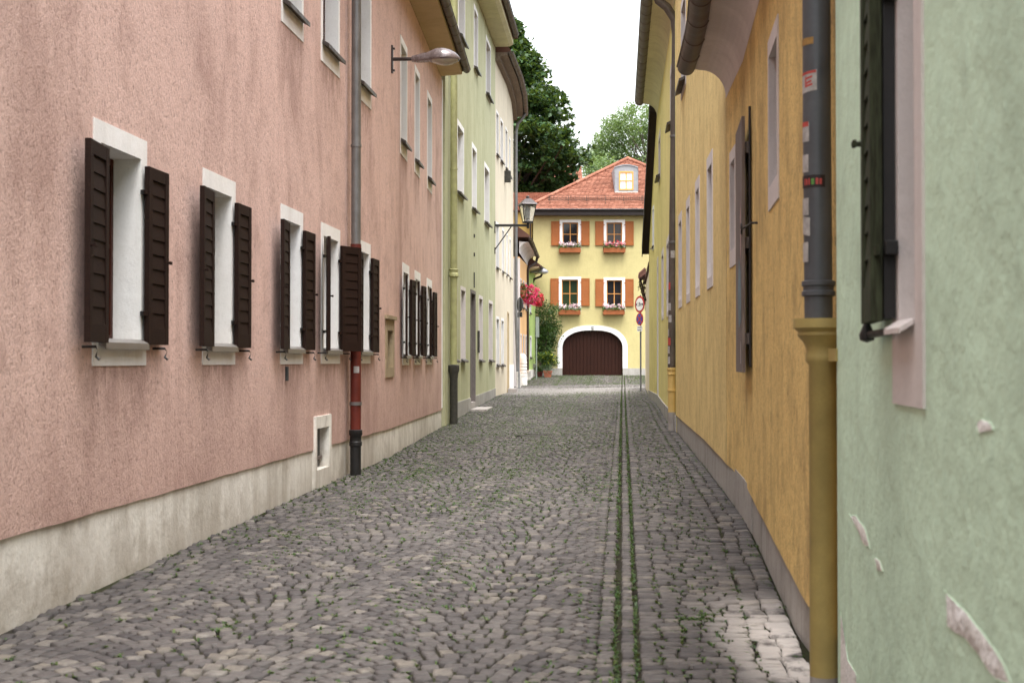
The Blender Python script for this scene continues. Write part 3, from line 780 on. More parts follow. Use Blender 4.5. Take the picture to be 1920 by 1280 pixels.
swept(cr, 'soffit', w, 45.42, 56.75, [(.004,E(10.25)),(.16,E(10.28)),(.17,E(10.4)),(.42,E(10.44)),(.42,E(10.54)),(.004,E(10.54))], M['brownsoffit'], .8)
gutter(cr, w, 45.42, 56.9, .52, E(10.56), .10)
for T in CT: window(cr, w, T, M['white'], .08, .1, .08, .2, sill='slope', sillmat=M['silldark'], slope_over=.09)
mb = MB(); mb.wbox(w, 51.2, 56.79, -.4, E(-.14), -.02, .03); mb.build('plinth', M['white'], cr)
a, b, c_, d = cdoor; mb = MB()
mb.wbox(w, a, a+.06, c_, d, -.03, .02); mb.wbox(w, b-.06, b, c_, d, -.03, .02); mb.wbox(w, a+.06, b-.06, d-.06, d, -.03, .02)
for qq in (a+.06, b-.06): mb.poly(w.P(qq,c_,-.03), w.P(qq,d-.06,-.03), w.P(qq,d-.06,-.2), w.P(qq,c_,-.2))
dr = mb.build('door', M['soffit'], cr)
mb = MB(); mb.wbox(w, a+.064, b-.064, c_, d-.064, -.18, -.14); mb.build('door_leaf', M['brownwood'], dr)
mb = MB(); mb.wbox(w, 48.6, 48.85, E(6.55), E(6.95), .002, .22); mb.build('wall_bracket', M['castdark'], cr)
q = 56.3; o = .14; p = w.P(q, 0, o)
dp = pipe(cr, 'drainpipe', [w.P(56.3,E(-.5),.20), w.P(56.3,E(2.0),.02+.1), w.P(56.3,E(9.7),.12), w.P(56.3,E(10.05),.2), w.P(56.3,E(10.3),.42), w.P(56.3,E(10.5),.52)], .07, M['zinc'], collars=())
c = w.P(56.3, 0, .21); g0 = gz(c.x, c.y)
mb = MB(); mb.lathe([(.10,g0-.1),(.10,g0+.05),(.085,g0+.06),(.085,E(-.55)),(.10,E(-.52)),(.10,E(-.46)),(.07,E(-.45))], (c.x,c.y,0), 14); mb.build('pipe_foot', M['whitepipe'], dp, True)['label'] = 'white painted cast iron pipe foot'

# ------------------------------------------------------------------ apricot house and lime house
w = OW = Wall(ORANGE, 1)
og = thing('town_house', 'low apricot house with a pale cove under its dark tiled eave', 'house', w.P(59.5, 0, -3))
OT = [(a,b,E(.1),E(1.2)) for a, b in ((57.6,58.3),(59.2,59.9),(60.6,61.3))] + [(a,b,E(2.3),E(3.6)) for a, b in ((57.5,58.3),(59.1,59.9),(60.6,61.4))]
zt = lambda q: lerp(E(4.66), E(4.46), (q - 56.86) / 5.14)
body(og, w, 56.86, 62, E(4.46), M['orange'], [hole(T, .07, .08, .08) for T in OT], 6)
for T in OT: window(og, w, T, M['greywhite'], .07, .08, .08, .15, sill='slope', sillmat=M['silldark'])
cove = [(.004, lambda q: zt(q) - .02)] + [(.004 + .40*(1-math.cos(a)), (lambda q, a=a: zt(q) + .42*math.sin(a))) for a in np.linspace(.15, math.pi/2, 7)] + [(.004, lambda q: zt(q) + .46)]
swept(og, 'eave_cove', w, 56.9, 61.98, cove, M['lilac'], .8)
zg = lambda q: lerp(E(5.25), E(4.86), (q - 56.86) / 5.14)
gutter(og, w, 56.8, 62.1, .47, zg, .085, M['copper'])
mb = MB(); mb.wsweep(w, 56.75, 62.05, [(.44, lambda q: zg(q)+.03), (.44, lambda q: zg(q)+.12), (-3, lambda q: zg(q)+2.7), (-6, lambda q: zg(q)+.1), (-6, lambda q: zg(q))]); mb.build('roof', M['oldtile'], og)
mb = MB(); mb.wbox(w, 56.84, 57.25, -.2, E(4.4), -.5, .012); mb.build('corner_strip', M['lilac'], og)
mb = MB(); mb.wbox(w, 56.88, 61.98, -.2, E(-.55), -.02, .05); mb.build('plinth', M['plinth'], og)
p1 = w.P(61.5, 0, .13); p1.x = (989.5-CX)/F*61.5
def V3(p, z): return Vector((p.x, p.y, z))
dp = pipe(og, 'drainpipe', [V3(p1, E(-.6)), V3(p1, E(4.15)), V3(p1, E(4.32)) + Vector((.04,0,0)), w.P(61.9, E(4.55), .40), w.P(61.9, E(4.8), .46)], .06, M['copper'])
g0 = gz(p1.x, p1.y); mb = MB(); mb.lathe([(.09,g0-.1),(.09,E(-.50)),(.105,E(-.48)),(.105,E(-.43)),(.07,E(-.42))], (p1.x+.05,p1.y,0), 14); mb.build('pipe_foot', M['whitepipe'], dp, True)

w = LW = Wall(LIME, 1)
lm = thing('town_house', 'small lime green house squeezed in before the yellow end house', 'house', w.P(63.8, 0, -3))
LMT = [(62.7,63.4,E(2.2),E(3.4)),(62.8,63.6,E(.1),E(1.2))]
body(lm, w, 62.02, 65.5, E(4.3), M['lime'], [hole(T, .07,.08,.08) for T in LMT], 6)
for T in LMT: window(lm, w, T, M['white'], .07, .08, .08, .15, sill='slope', sillmat=M['silldark'])
roof(lm, w, 62.12, 65.6, E(4.42), .55, 6, 2.6)
gutter(lm, w, 62.2, 65.5, .56, E(4.42), .075, M['copper'])
swept(lm, 'soffit', w, 62.1, 65.45, [(.004,E(4.24)),(.5,E(4.36)),(.5,E(4.41)),(.004,E(4.41))], M['soffit'])
mb = MB(); mb.wbox(w, 62.1, 65.4, -.2, E(-.4), -.02, .04); mb.build('plinth', M['plinth'], lm)
p2 = Vector(((998-CX)/F*64.5, 64.5, 0))
dp = pipe(lm, 'drainpipe', [V3(p2, E(-.4)), V3(p2, E(3.75)), V3(p2, E(3.98)) + Vector((.10,0,0)), V3(p2, E(4.1)) + Vector((.42,0,0)), V3(p2, E(4.3)) + Vector((.50,0,0))], .055, M['copper'])
g0 = gz(p2.x, p2.y); mb = MB(); mb.lathe([(.09,g0-.1),(.09,E(-.22)),(.105,E(-.20)),(.105,E(-.14)),(.06,E(-.13))], (p2.x+.09,p2.y,0), 14); mb.build('pipe_foot', M['whitepipe'], dp, True)

# ------------------------------------------------------------------ right side: sage green house
w = SW = Wall(R0, -1)
sg = thing('town_house', 'sage green house with chipped plaster at the near right edge', 'house', w.P(1, 0, -4))
T = (4.20, 4.76, E(-.15), E(1.75)); T2 = (.2, .9, E(-.15), E(1.75))
body(sg, w, -4, 6.38, 7.2, M['sage'], [hole(T, .13, .14, .27), hole(T2, .13, .14, .27)])
roof(sg, w, -4, 6.3, 7.35, .5)
gutter(sg, w, -4, 6.3, .55, 7.35, .09)
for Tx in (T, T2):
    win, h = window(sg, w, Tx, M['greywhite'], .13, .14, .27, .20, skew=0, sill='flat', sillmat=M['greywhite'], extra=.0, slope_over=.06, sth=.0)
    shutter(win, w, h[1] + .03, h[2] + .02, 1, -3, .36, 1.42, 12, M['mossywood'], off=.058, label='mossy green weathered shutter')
    mb = MB(); mb.wbox(w, h[1]+.04, h[1]+.37, h[2]+.03, h[2]+1.43, .013, .052); mb.build('gap_shade', M['blackpipe'], win)  # black slab added in the gap to the wall, in place of its shade
    mb = MB(); q = h[1] + .42
    mb.tube([w.P(h[1], h[2]-.015, .03), w.P(q, h[2]-.02, .05)], .014, 8); mb.build('shutter_holder', M['blackpipe'], win, True)
    mb = MB(); mb.lathe([(.0,-.03),(.028,-.02),(.03,.0),(.022,.02),(.01,.05),(.018,.07),(.0,.08)], w.P(q, h[2]-.02, .055), 10); mb.build('shutter_catch', M['blackpipe'], win, True)
    for z in (.25, 1.15): mb = MB(); mb.wbox(w, h[1]-.02, h[1]+.05, h[2]+z, h[2]+z+.05, .012, .055); mb.build('hinge', M['blackpipe'], win, False, .004)
    mb = MB(); mb.tube([w.P(h[1]+.50, E(.62), .015), w.P(h[1]+.50, E(.95), .015)], .008, 6); mb.lathe([(0,-.01),(.014,0),(0,.012)], w.P(h[1]+.50, E(.95), .018), 8); mb.lathe([(0,-.01),(.014,0),(0,.012)], w.P(h[1]+.50, E(.62), .018), 8)
    mb.build('shutter_stay', M['black'], win, True)
def scar(pts, nm='exposed_plaster'):
    c = [w.hit(px, py) for px, py in pts]
    mb = MB(); n_ = len(c); cq = sum(a for a, _ in c)/n_; cz = sum(b for _, b in c)/n_
    ring = []
    for i in range(n_):
        a, b_ = c[i], c[(i+1) % n_]
        for k in range(4):
            t_ = k/4; q, z = lerp(a[0], b_[0], t_), lerp(a[1], b_[1], t_)
            j = noise.noise(Vector((q*40, z*40, 0))) * .006
            ring.append((q + j, z + j))
    o_ = [w.P(q, z, .0015) for q, z in ring]; i_ = [w.P(lerp(q, cq, .3), lerp(z, cz, .12), .004) for q, z in ring]
    m_ = len(ring)
    mb.add(o_ + i_, [(k, (k+1) % m_, m_ + (k+1) % m_, m_ + k) for k in range(m_)] + [tuple(range(m_, 2*m_))])
    mb.build(nm, M['bare'], sg, True)
    rm = MB(); k_ = len(ring)      # the broken edge of the paint coat standing round the bare patch
    rm.loft([[w.P(lerp(cq, q, 1 + e), lerp(cz, z, 1 + e * .5), o__) for q, z in ring] for e, o__ in ((.10, .0004), (.04, .0028), (.0, .003), (-.02, .0008))], False, True)
    rm.build('paint_edge', M['sage'], sg)
scar([(1594,966),(1606,968),(1622,990),(1631,1024),(1622,1022),(1612,1000)]); scar([(1640,1045),(1650,1050),(1656,1070),(1646,1068)])
scar([(1774,1110),(1786,1122),(1815,1150),(1848,1192),(1880,1240),(1895,1282),(1868,1272),(1840,1230),(1806,1192),(1776,1172)])
scar([(1832,797),(1842,786),(1858,792),(1864,806),(1848,811),(1836,810)])
scar([(1577,1150),(1584,1190),(1590,1235),(1606,1262),(1608,1300),(1576,1300)])

# ------------------------------------------------------------------ ochre house, low eave
w = W1 = Wall(R1, -1)
oc = thing('town_house', 'low ochre house with streaked plaster and a big round gutter, near right', 'house', w.P(10.5, 0, -4))
ER = (13.72, 14.36, E(1.0), E(2.24)); FR = (9.07, 9.90, E(1.11), E(2.37))
RP = [(6, E(-1.36)), (7.4, E(-1.356)), (13, E(-1.18)), (18.4, E(-1.07)), (25.4, E(-1.035)), (31, E(-1.02)), (41.5, E(-.9))]
rz = lambda q: interp(RP, q) + .015 * noise.noise(Vector((q * 1.3, 5, 0)))
body(oc, w, 6.3, 14.85, E(2.97), M['ochre'], [hole(T_, .07, .13, .17) for T_ in (ER, FR)], foot=rz)
for T_ in (ER, FR): window(oc, w, T_, M['greywhite'], .07, .13, .17, .2, sill=None)
ze = E(2.95)
cove = [(.004, ze-.02)] + [(.004 + .28*(1-math.cos(a)), ze + .30*math.sin(a)) for a in np.linspace(.12, math.pi/2, 8)] + [(.36, ze+.31), (.36, ze+.40), (.004, ze+.40)]
swept(oc, 'eave_cove', w, 6.3, 14.84, cove, M['greywhite'], .6)
gutter(oc, w, 6.2, 14.84, .44, ze + .34, .10)
roof(oc, w, 6.3, 14.84, ze + .41, .48, 8, 3.8)
mb = MB(); mb.wbox(w, 6.3, 12.1, -.6, lambda q: rz(q) + .05, -.2, -.018); mb.wbox(w, 12.13, 14.85, -.6, lambda q: rz(q) + .05, -.2, -.012); mb.build('plinth', M['plinthgrey'], oc)
# hoist hatch shutter of grey boards, held open by a hook
q0, q1 = 11.78, 12.75; zb_, zt_ = E(-.10), E(2.17)
hs = MB()
for k in range(5): 
    a = lerp(q0, q1, k/5); b = lerp(q0, q1, (k+1)/5) - .006
    hs.hexa([w.P(a,zb_,.06),w.P(b,zb_,.06),w.P(b,zb_,.09),w.P(a,zb_,.09),w.P(a,zt_,.06),w.P(b,zt_,.06),w.P(b,zt_,.09),w.P(a,zt_,.09)])
for z in (.25, 1.1, 1.95): hs.wbox(w, q0+.03, q1-.03, zb_+z, zb_+z+.1, .012, .06)
hsh = hs.build('shutter', M['greywood'], oc, False, .003); hsh['label'] = 'tall weathered grey board shutter with paint smears'
mb = MB(); hq, hz_ = w.hit(1412, 430)
mb.tube([w.P(hq-.55, hz_, .0), w.P(hq-.55, hz_, .05), w.P(hq-.05, hz_, .10)], .010, 8)
mb.tube([w.P(hq-.05 + .045*math.cos(a), hz_ + .045*math.sin(a), .104) for a in np.linspace(0, 6.0, 12)], .008, 6)
mb.tube([w.P(q0-.03, zb_+.05, .02), w.P(q0-.03, zt_+.08, .02)], .012, 6)
mb.build('hook', M['black'], hsh, True)
def smear(pts, mat, nm):
    mb = MB(); mb.poly(*[w.P(lerp(q0, q1, a), z, .0935) for a, z in pts]); mb.build(nm, mat, hsh)
smear([(.10,E(.35)),(.45,E(.30)),(.6,E(.62)),(.40,E(.95)),(.15,E(.80))], plain('faded blue paint', (.16,.22,.25), .9, .5, 9), 'paint_smear')
smear([(.12,E(-.02)),(.2,E(-.02)),(.22,E(.18)),(.13,E(.16))], M['paper'], 'paint_smear')
smear([(.05,E(1.0)),(.18,E(.85)),(.22,E(1.3)),(.08,E(1.45))], plain('faded pink paint', (.36,.24,.22), .9, .4, 9), 'paint_smear')
# drainpipe with stickers and its thick ochre cast lower part
c = Vector(((1535-CX)/F*6.62, 6.62, 0)); zc = E(.21)
up_ = Vector(((1533-CX)/F*6.62, 6.62, 0))
dp = pipe(oc, 'drainpipe', [V3(c, zc-.02), V3(up_, zc+1.0), V3(up_, E(2.95)), V3(up_, E(3.15)) + Vector((-.1,0.1,0)), V3(up_, E(3.3)) + Vector((-.3,.3,0))], .070, M['zincdark'])
dp['label'] = 'dark grey zinc pipe covered in stickers on ochre iron foot'
mb = MB(); mb.lathe([(.071,E(.32)),(.083,E(.325)),(.083,E(.345)),(.075,E(.35)),(.075,E(.37)),(.083,E(.375)),(.083,E(.395)),(.071,E(.40))], (c.x,c.y,0), 24); mb.build('pipe_clamp', M['zincdark'], dp, True)
c2 = Vector(((1543-CX)/F*6.62, 6.62, 0)); g0 = gz(c2.x, c2.y)
mb = MB(); mb.lathe([(.069,g0+.12),(.069,E(-.02)),(.085,E(.0)),(.085,E(.03)),(.079,E(.05)),(.086,E(.075)),(.10,E(.10)),(.125,E(.13)),(.120,E(.145)),(.143,E(.165)),(.143,E(.21)),(.072,E(.212))], (c2.x,c2.y,0), 28)
mb.build('lower_pipe', M['yellowpipe'], dp, True)['label'] = 'ochre painted cast iron pipe with flared collar'
mb = MB(); mb.lathe([(.0695,g0-.1),(.0695,g0+.12),(.0685,g0+.121)], (c2.x,c2.y,0), 28); mb.build('pipe_foot', M['greypaint'], dp, True)
mb = MB(); mb.wbox(w, 6.34, 6.5, E(.0), E(.06), -.0, .08); mb.build('pipe_bracket', M['yellowpipe'], dp)
def stick(py0, py1, a0, a1, mat, parent=dp, r=.0712, cc=up_, tilt=0):
    z0, z1 = EYE + ray(0, py1)[1]*6.62, EYE + ray(0, py0)[1]*6.62
    mb = MB(); A = [math.radians(a) for a in np.linspace(a0, a1, 7)]
    mb.loft([[V3(cc, z + tilt*(k-3)) + Vector((r*math.cos(a), r*math.sin(a), 0)) for k, a in enumerate(A)] for z in (z0, z1)], False, False)
    return mb.build('sticker', mat, parent)
stick(75, 88, 175, 245, M['stickochre']); s1 = stick(138, 176, 178, 258, M['paper'], tilt=.002)
for (y0, y1, a0, a1) in ((138,143,178,255),(148,166,205,212),(148,152,205,240),(156,160,212,236),(162,166,205,240)):
    stick(y0, y1, a0, a1, M['stickred'], dp, .0718, tilt=.0015).name = 'sticker_print'
stick(232, 268, 180, 225, M['paper']); stick(231, 240, 180, 222, M['stickred'], dp, .0718).name = 'sticker_print'
stick(292, 325, 180, 222, M['paper']); stick(331, 354, 176, 290, M['stickblack'])
for k, (a0, a1, m_) in enumerate(((200,206,'stickred'),(210,217,'stickred'),(222,228,'stickred'),(234,246,'stickgreen'),(252,262,'stickred'),(266,276,'stickred'))):
    stick(337 + (k % 2), 349, a0, a1, M[m_], dp, .0718).name = 'sticker_print'
stick(373, 405, 178, 222, M['paper']); stick(408, 442, 182, 228, M['paper'], tilt=-.002); stick(455, 492, 182, 220, M['paper'])

# ------------------------------------------------------------------ tall yellow ochre house
w = W2 = Wall(R2, -1)
ty = thing('town_house', 'tall yellow-ochre house with narrow pale window surrounds, middle right', 'house', w.P(20, 0, -4))
AT = [(16.66,17.58,E(.94),E(2.66)),(18.98,19.85,E(.94),E(2.66)),(21.2,22.06,E(.95),E(2.65)),(23.4,24.4,E(.96),E(2.65))]
AT2 = [(16.66,17.58,E(4.6),E(6.3)),(18.98,19.85,E(4.6),E(6.3)),(22.1,23.5,E(4.6),E(6.3))]
body(ty, w, 14.87, 25.38, E(8.6), M['ochre2'], [hole(T_, .11, .16, .14) for T_ in AT + AT2], foot=rz)
for T_ in AT: window(ty, w, T_, M['greywhite'], .11, .16, .14, .2, sill=None)
for T_ in AT2: window(ty, w, T_, M['greywhite'], .11, .16, .14, .2, sill='slope', sillmat=M['silldark'], slope_over=.12)
roof(ty, w, 14.87, 25.38, E(8.85), .5)
swept(ty, 'soffit', w, 14.87, 25.38, [(.004,E(8.6)),(.45,E(8.65)),(.45,E(8.82)),(.004,E(8.82))], M['soffit'])
gutter(ty, w, 14.87, 25.38, .56, E(8.86), .10)
mb = MB(); mb.wbox(w, 14.87, 25.38, -.6, lambda q: rz(q) + .05, -.2, -.014); mb.build('plinth', M['plinthgrey'], ty)

# ------------------------------------------------------------------ pale yellow house
w = W3 = Wall(R3, -1)
py_ = thing('town_house', 'pale yellow house with cove eave and brown downpipe, far right of the lane', 'house', w.P(32, 0, -4))
BT = [(28.8,30.3,E(1.0),E(2.75)),(32.4,33.9,E(1.03),E(2.78))]
BT2 = [(26.8,28.0,E(4.75),E(6.1)),(34.8,36.3,E(4.8),E(6.1))]
d3 = (36.85, 37.85, -.2, E(2.9))
body(py_, w, 25.4, 38, E(7.0), M['paleyellow'], [hole(T_, .12, .16, .10) for T_ in BT + BT2] + [(d3[0]+.12, d3[1]-.12, d3[2], d3[3]-.28)])
for T_ in BT: window(py_, w, T_, M['greywhite'], .12, .16, .10, .2, sill=None)
for T_ in BT2: window(py_, w, T_, M['greywhite'], .12, .16, .10, .2, sill='slope', sillmat=M['silldark'], slope_over=.12)
a, b, c_, d = d3; mb = MB()
mb.wbox(w, a, a+.12, c_, d, -.03, .015); mb.wbox(w, b-.12, b, c_, d, -.03, .015); mb.wbox(w, a+.12, b-.12, d-.28, d, -.03, .015)
for qq in (a+.12, b-.12): mb.poly(w.P(qq,c_,-.03), w.P(qq,d-.28,-.03), w.P(qq,d-.28,-.3), w.P(qq,c_,-.3))
dr = mb.build('door', M['greywhite'], py_)
mb = MB(); mb.wbox(w, a+.124, b-.124, c_, d-.284, -.28, -.22); mb.build('door_leaf', M['grey_door'], dr)
ze = E(6.98)
cove = [(.004, ze-.02)] + [(.004 + .32*(1-math.cos(a)), ze + .36*math.sin(a)) for a in np.linspace(.12, math.pi/2, 8)] + [(.40, ze+.37), (.40, ze+.47), (.004, ze+.47)]
swept(py_, 'eave_cove', w, 25.4, 37.98, cove, M['soffitgreen'], 1)
gutter(py_, w, 25.5, 38.0, .50, ze + .44, .125)
roof(py_, w, 25.5, 37.95, ze + .48, .5)
mb = MB(); mb.wbox(w, 25.4, 38, -.6, rz, -.02, .03); mb.build('plinth', M['plinthgrey'], py_)
Yp = 25.75
pt = lambda px, z: Vector(((px-CX)/F*Yp, Yp, z))
dp = pipe(py_, 'drainpipe', [pt(1260, E(-.12)), pt(1263, E(2.5)), pt(1266, E(4.5)), pt(1269, E(6.3)), pt(1266, E(6.62)), pt(1252, E(6.85)), pt(1236, E(6.98)), pt(1228, E(7.2))], .085, M['gutter'])
mb = MB(); 
for z in (E(4.35), E(2.3)): mb.lathe([(.08,z-.02),(.098,z-.02),(.098,z+.02),(.08,z+.02)], pt(1266 if z > E(3) else 1263, 0), 16); mb.wbox(w, Yp-.02, Yp+.02, z-.015, z+.015, -.0, .1)
mb.build('pipe_clamp', M['zinc'], dp, True)
cpt = pt(1259.5, 0); g0 = gz(cpt.x, cpt.y)
mb = MB(); mb.lathe([(.075,E(-.98)),(.075,E(-.27)),(.088,E(-.26)),(.088,E(-.23)),(.084,E(-.22)),(.084,E(-.18)),(.096,E(-.17)),(.096,E(-.13)),(.07,E(-.12))], cpt, 18)
mb.lathe([(.074,E(-.58)),(.09,E(-.575)),(.09,E(-.545)),(.074,E(-.54))], cpt, 18); mb.build('lower_pipe', M['yellowpipe2'], dp, True)['label'] = 'ochre painted lower pipe'
mb = MB(); mb.lathe([(.0755,-.2),(.0755,E(-.98)),(.074,E(-.979))], cpt, 18); mb.build('pipe_foot', M['greypaint'], dp, True)
for i, (z, m_, a0, a1) in enumerate(((2.06,'paper',230,290),(1.45,'stickred',190,230),(1.05,'paper',180,240),(.82,'paper',200,250),(.55,'paper',180,215),(.38,'stickred',185,240),(.22,'paper',180,230),(.02,'paper',190,235))):
    c_ = pt(lerp(1260, 1263, (z+.12)/2.6), 0); mb = MB()
    mb.loft([[Vector((c_.x + .0865*math.cos(a), c_.y + .0865*math.sin(a), E(zz))) for a in np.radians(np.linspace(a0, a1, 6))] for zz in (z-.07, z+.07)], False, False); mb.build('sticker', M[m_], dp)

# ------------------------------------------------------------------ gable house and cream annex at the end of the right side
w = W4 = Wall(R4, -1)
gb = thing('town_house', 'narrow yellow gabled house end with a steep dark verge, far right', 'house', w.P(40, 0, -3))
mb = MB(); z1, z2 = 8.79, 5.28
T_ = (39.2, 40.1, E(3.35), E(4.9)) ; hh = hole((39.2,39.9,E(3.3),E(4.6)), .08,.1,.1)
qs = [38.02, hh[0], hh[1], 41.5]; zr = lambda q: lerp(z1, z2, (q-38)/3.5)
for i in range(3):
    a, b = qs[i], qs[i+1]
    if i == 1:
        mb.poly(w.P(a,-.6), w.P(b,-.6), w.P(b,hh[2]), w.P(a,hh[2])); mb.poly(w.P(a,hh[3]), w.P(b,hh[3]), w.P(b,zr(b)), w.P(a,zr(a)))
    else: mb.poly(w.P(a,-.6), w.P(b,-.6), w.P(b,zr(b)), w.P(a,zr(a)))
mb.poly(w.P(41.5,-.6), w.P(41.5,-.6,-7), w.P(41.5,z2,-7), w.P(41.5,z2))
mb.poly(w.P(38.02,-.6), w.P(38.02,-.6,-7), w.P(38.02,z1,-7), w.P(38.02,z1))
mb.build('wall', M['paleyellow'], gb)
window(gb, w, (39.2,39.9,E(3.3),E(4.6)), M['white'], .08, .1, .1, .15, sill='slope', sillmat=M['silldark'])
mb = MB()
mb.hexa([w.P(38.05,z1-.02,-7), w.P(38.05,z1-.02,.19), w.P(41.75,z2-.28,.19), w.P(41.75,z2-.28,-7), w.P(38.05,z1+.22,-7), w.P(38.05,z1+.22,.19), w.P(41.75,z2-.04,.19), w.P(41.75,z2-.04,-7)])
for k in range(26):
    q = lerp(38.1, 41.7, k/26); z = lerp(z1, z2-.26, k/26) + .02
    mb.hexa([w.P(q,z-.12,.19), w.P(q,z-.12,.215), w.P(q+.13,z-.27,.215), w.P(q+.13,z-.27,.19), w.P(q,z+.22,.19), w.P(q,z+.22,.215), w.P(q+.13,z+.09,.215), w.P(q+.13,z+.09,.19)])
mb.build('roof', M['darkroof'], gb)
mb = MB(); mb.wbox(w, 38.02, 41.5, -.6, rz, -.02, .03); mb.build('plinth', M['plinthgrey'], gb)
w = W5 = Wall(R5, -1)
ax = thing('town_house', 'low cream annex wall at the far right corner behind the road signs', 'house', w.P(46, 0, -3))
body(ax, w, 41.55, 52, E(2.9), M['cream'], [], 4)
mb = MB(); mb.hexa([w.P(48.5,E(3.2),.02), w.P(51.5,E(3.2),.02), w.P(51.5,E(3.03),.25), w.P(48.5,E(3.03),.25), w.P(48.5,E(3.35),.02), w.P(51.5,E(3.35),.02), w.P(51.5,E(3.15),.25), w.P(48.5,E(3.15),.25)])
for k in range(14): mb.tube([w.P(48.6+k*.21,E(3.38),.04), w.P(48.6+k*.21,E(3.18),.26)], .05, 8)
mb.build('canopy_roof', M['oldtile'], ax)
roof(ax, w, 41.6, 52, E(3.0), .05, 4, 1.2)
mb = MB()
for q in (48.7, 51.3): mb.tube([w.P(q,E(2.2),.02), w.P(q,E(3.0),.22)], .03, 8)
mb.build('canopy_bracket', M['brownwood'], ax)

# ------------------------------------------------------------------ the yellow house closing the lane
YH = 66.0
w = HW = Wall([(1.05,YH),(11.3,YH)], 1, 0)
hx = lambda px: (px - CX) / F * YH
def hzp(py): return EYE + ray(960, py)[1] * YH
yh = thing('town_house', 'sunny yellow house with orange shutters, red tiled hip roof and arched garage closing the lane', 'house', (5.8, YH + 4, 0))
HT = {}
for (k, x0, x1, yt, yb) in (('ul',1049.4,1089.7,412,467),('ur',1132,1172.4,412,467),('ll',1047.8,1089.7,519,583),('lr',1132,1172.2,520,583)):
    HT[k] = (hx(x0), hx(x1), hzp(yb), hzp(yt))
ga, gb_ = hx(1054.5), hx(1167.5); gtop, gspr, gbot = hzp(619), hzp(652), hzp(703)
holes = [hole(T_, .14, .13, .12) for T_ in HT.values()] + [(ga, gb_, -.5, gtop + .02)]
wl = body(yh, w, 1.05, 11.3, hzp(404), M['house'], holes, 9.5)
gm, gh = (ga+gb_)/2, (gb_-ga)/2
def arch(x, gr=0.0):   # basket arch, grown by gr
    t_ = min(1, abs(x - gm) / (gh + gr)); return gspr + (gtop + gr - gspr) * (1 - t_**2.6) ** (1/2.1)
N = 28
xs_ = [gm - gh * math.cos(math.pi * k / N) for k in range(N+1)]
mb = MB()
for k in range(N): mb.poly(w.P(xs_[k], arch(xs_[k])), w.P(xs_[k+1], arch(xs_[k+1])), w.P(xs_[k+1], gtop+.02), w.P(xs_[k], gtop+.02))
mb.build('arch_infill', M['house'], yh)
# white surround
mb = MB(); tw = .24
def path(gr): return [Vector((gm - (gh+gr)*math.cos(math.pi*k/N), 0, arch(gm - (gh+gr)*math.cos(math.pi*k/N), gr))) for k in range(N+1)]
pi_, po_ = path(0), path(tw)
zb0 = hzp(690)
pi_ = [Vector((ga,0,zb0))] + pi_ + [Vector((gb_,0,zb0))]; po_ = [Vector((ga-tw,0,zb0))] + po_ + [Vector((gb_+tw,0,zb0))]
mb.loft([[w.P(i.x,i.z,-.25), w.P(i.x,i.z,.03), w.P(o_.x,o_.z,.03), w.P(o_.x,o_.z,-.01)] for i, o_ in zip(pi_, po_)])
mb.build('garage_surround', M['white'], yh)
mb = MB(); nP = 17
for k in range(nP):
    a, b = lerp(ga+.004, gb_-.004, k/nP), lerp(ga+.004, gb_-.004, (k+1)/nP) - .008
    mb.hexa([w.P(a,gbot-.1,-.22), w.P(b,gbot-.1,-.22), w.P(b,gbot-.1,-.16), w.P(a,gbot-.1,-.16), w.P(a,arch(a)-.004,-.22), w.P(b,arch(b)-.004,-.22), w.P(b,arch(b)-.004,-.16), w.P(a,arch(a)-.004,-.16)])
mb.wbox(w, ga+.01, gb_-.01, gbot-.1, gtop-.4, -.24, -.225)
mb.build('garage_door', M['garage'], yh, False, .006)
mb = MB()
for a, b in ((1.06, ga-.003), (gb_+.003, 11.29)): mb.wbox(w, a, b, -.2, zb0-.002, -.2 if False else -.02, .035)
mb.build('plinth', M['plinthgrey'], yh)
# emblem on the keystone
ec = w.P(hx(1111), hzp(614.5), .034); mb = MB()
def disc(mb, c, r, y0, y1, n=20, r_in=0):
    c = Vector(c)
    if r_in: mb.loft([[c + Vector((rr*math.cos(2*math.pi*k/n), dy, rr*math.sin(2*math.pi*k/n))) for rr, dy in ((r,y0),(r,y1),(r_in,y1),(r_in,y0))] for k in range(n+1)], False)
    else: mb.loft([[c + Vector((r*math.cos(2*math.pi*k/n), dy, r*math.sin(2*math.pi*k/n))) for k in range(n)] for dy in (y0, y1)])
disc(mb, ec, .085, -.012, -.002, 20, .065); mb.tube([ec + Vector((.035*math.cos(a), -.008, .035*math.sin(a))) for a in np.linspace(.8, 5.4, 9)], .009, 6)
mb.build('emblem', M['signgrey'], yh, True)
for k, T_ in HT.items():
    win, h = window(yh, w, T_, M['white'], .14, .13, .12, .14, frame=M['honeyframe'], pane={'ul':M['glass'],'ur':M['glassbrown'],'ll':M['greenreflection'],'lr':M['glass']}[k], sill='flat', sillmat=M['white'], slope_over=.06)
    ht = 1.20 if k[0] == 'u' else 1.36
    zs = h[3] + .05 - ht
    for e, q in ((-1, T_[0] - .0), (1, T_[1] + .0)):
        shutter(win, w, q, zs, e, 2, .42, ht, 14 if k[0] == 'u' else 16, M['orangewood'], off=.02)
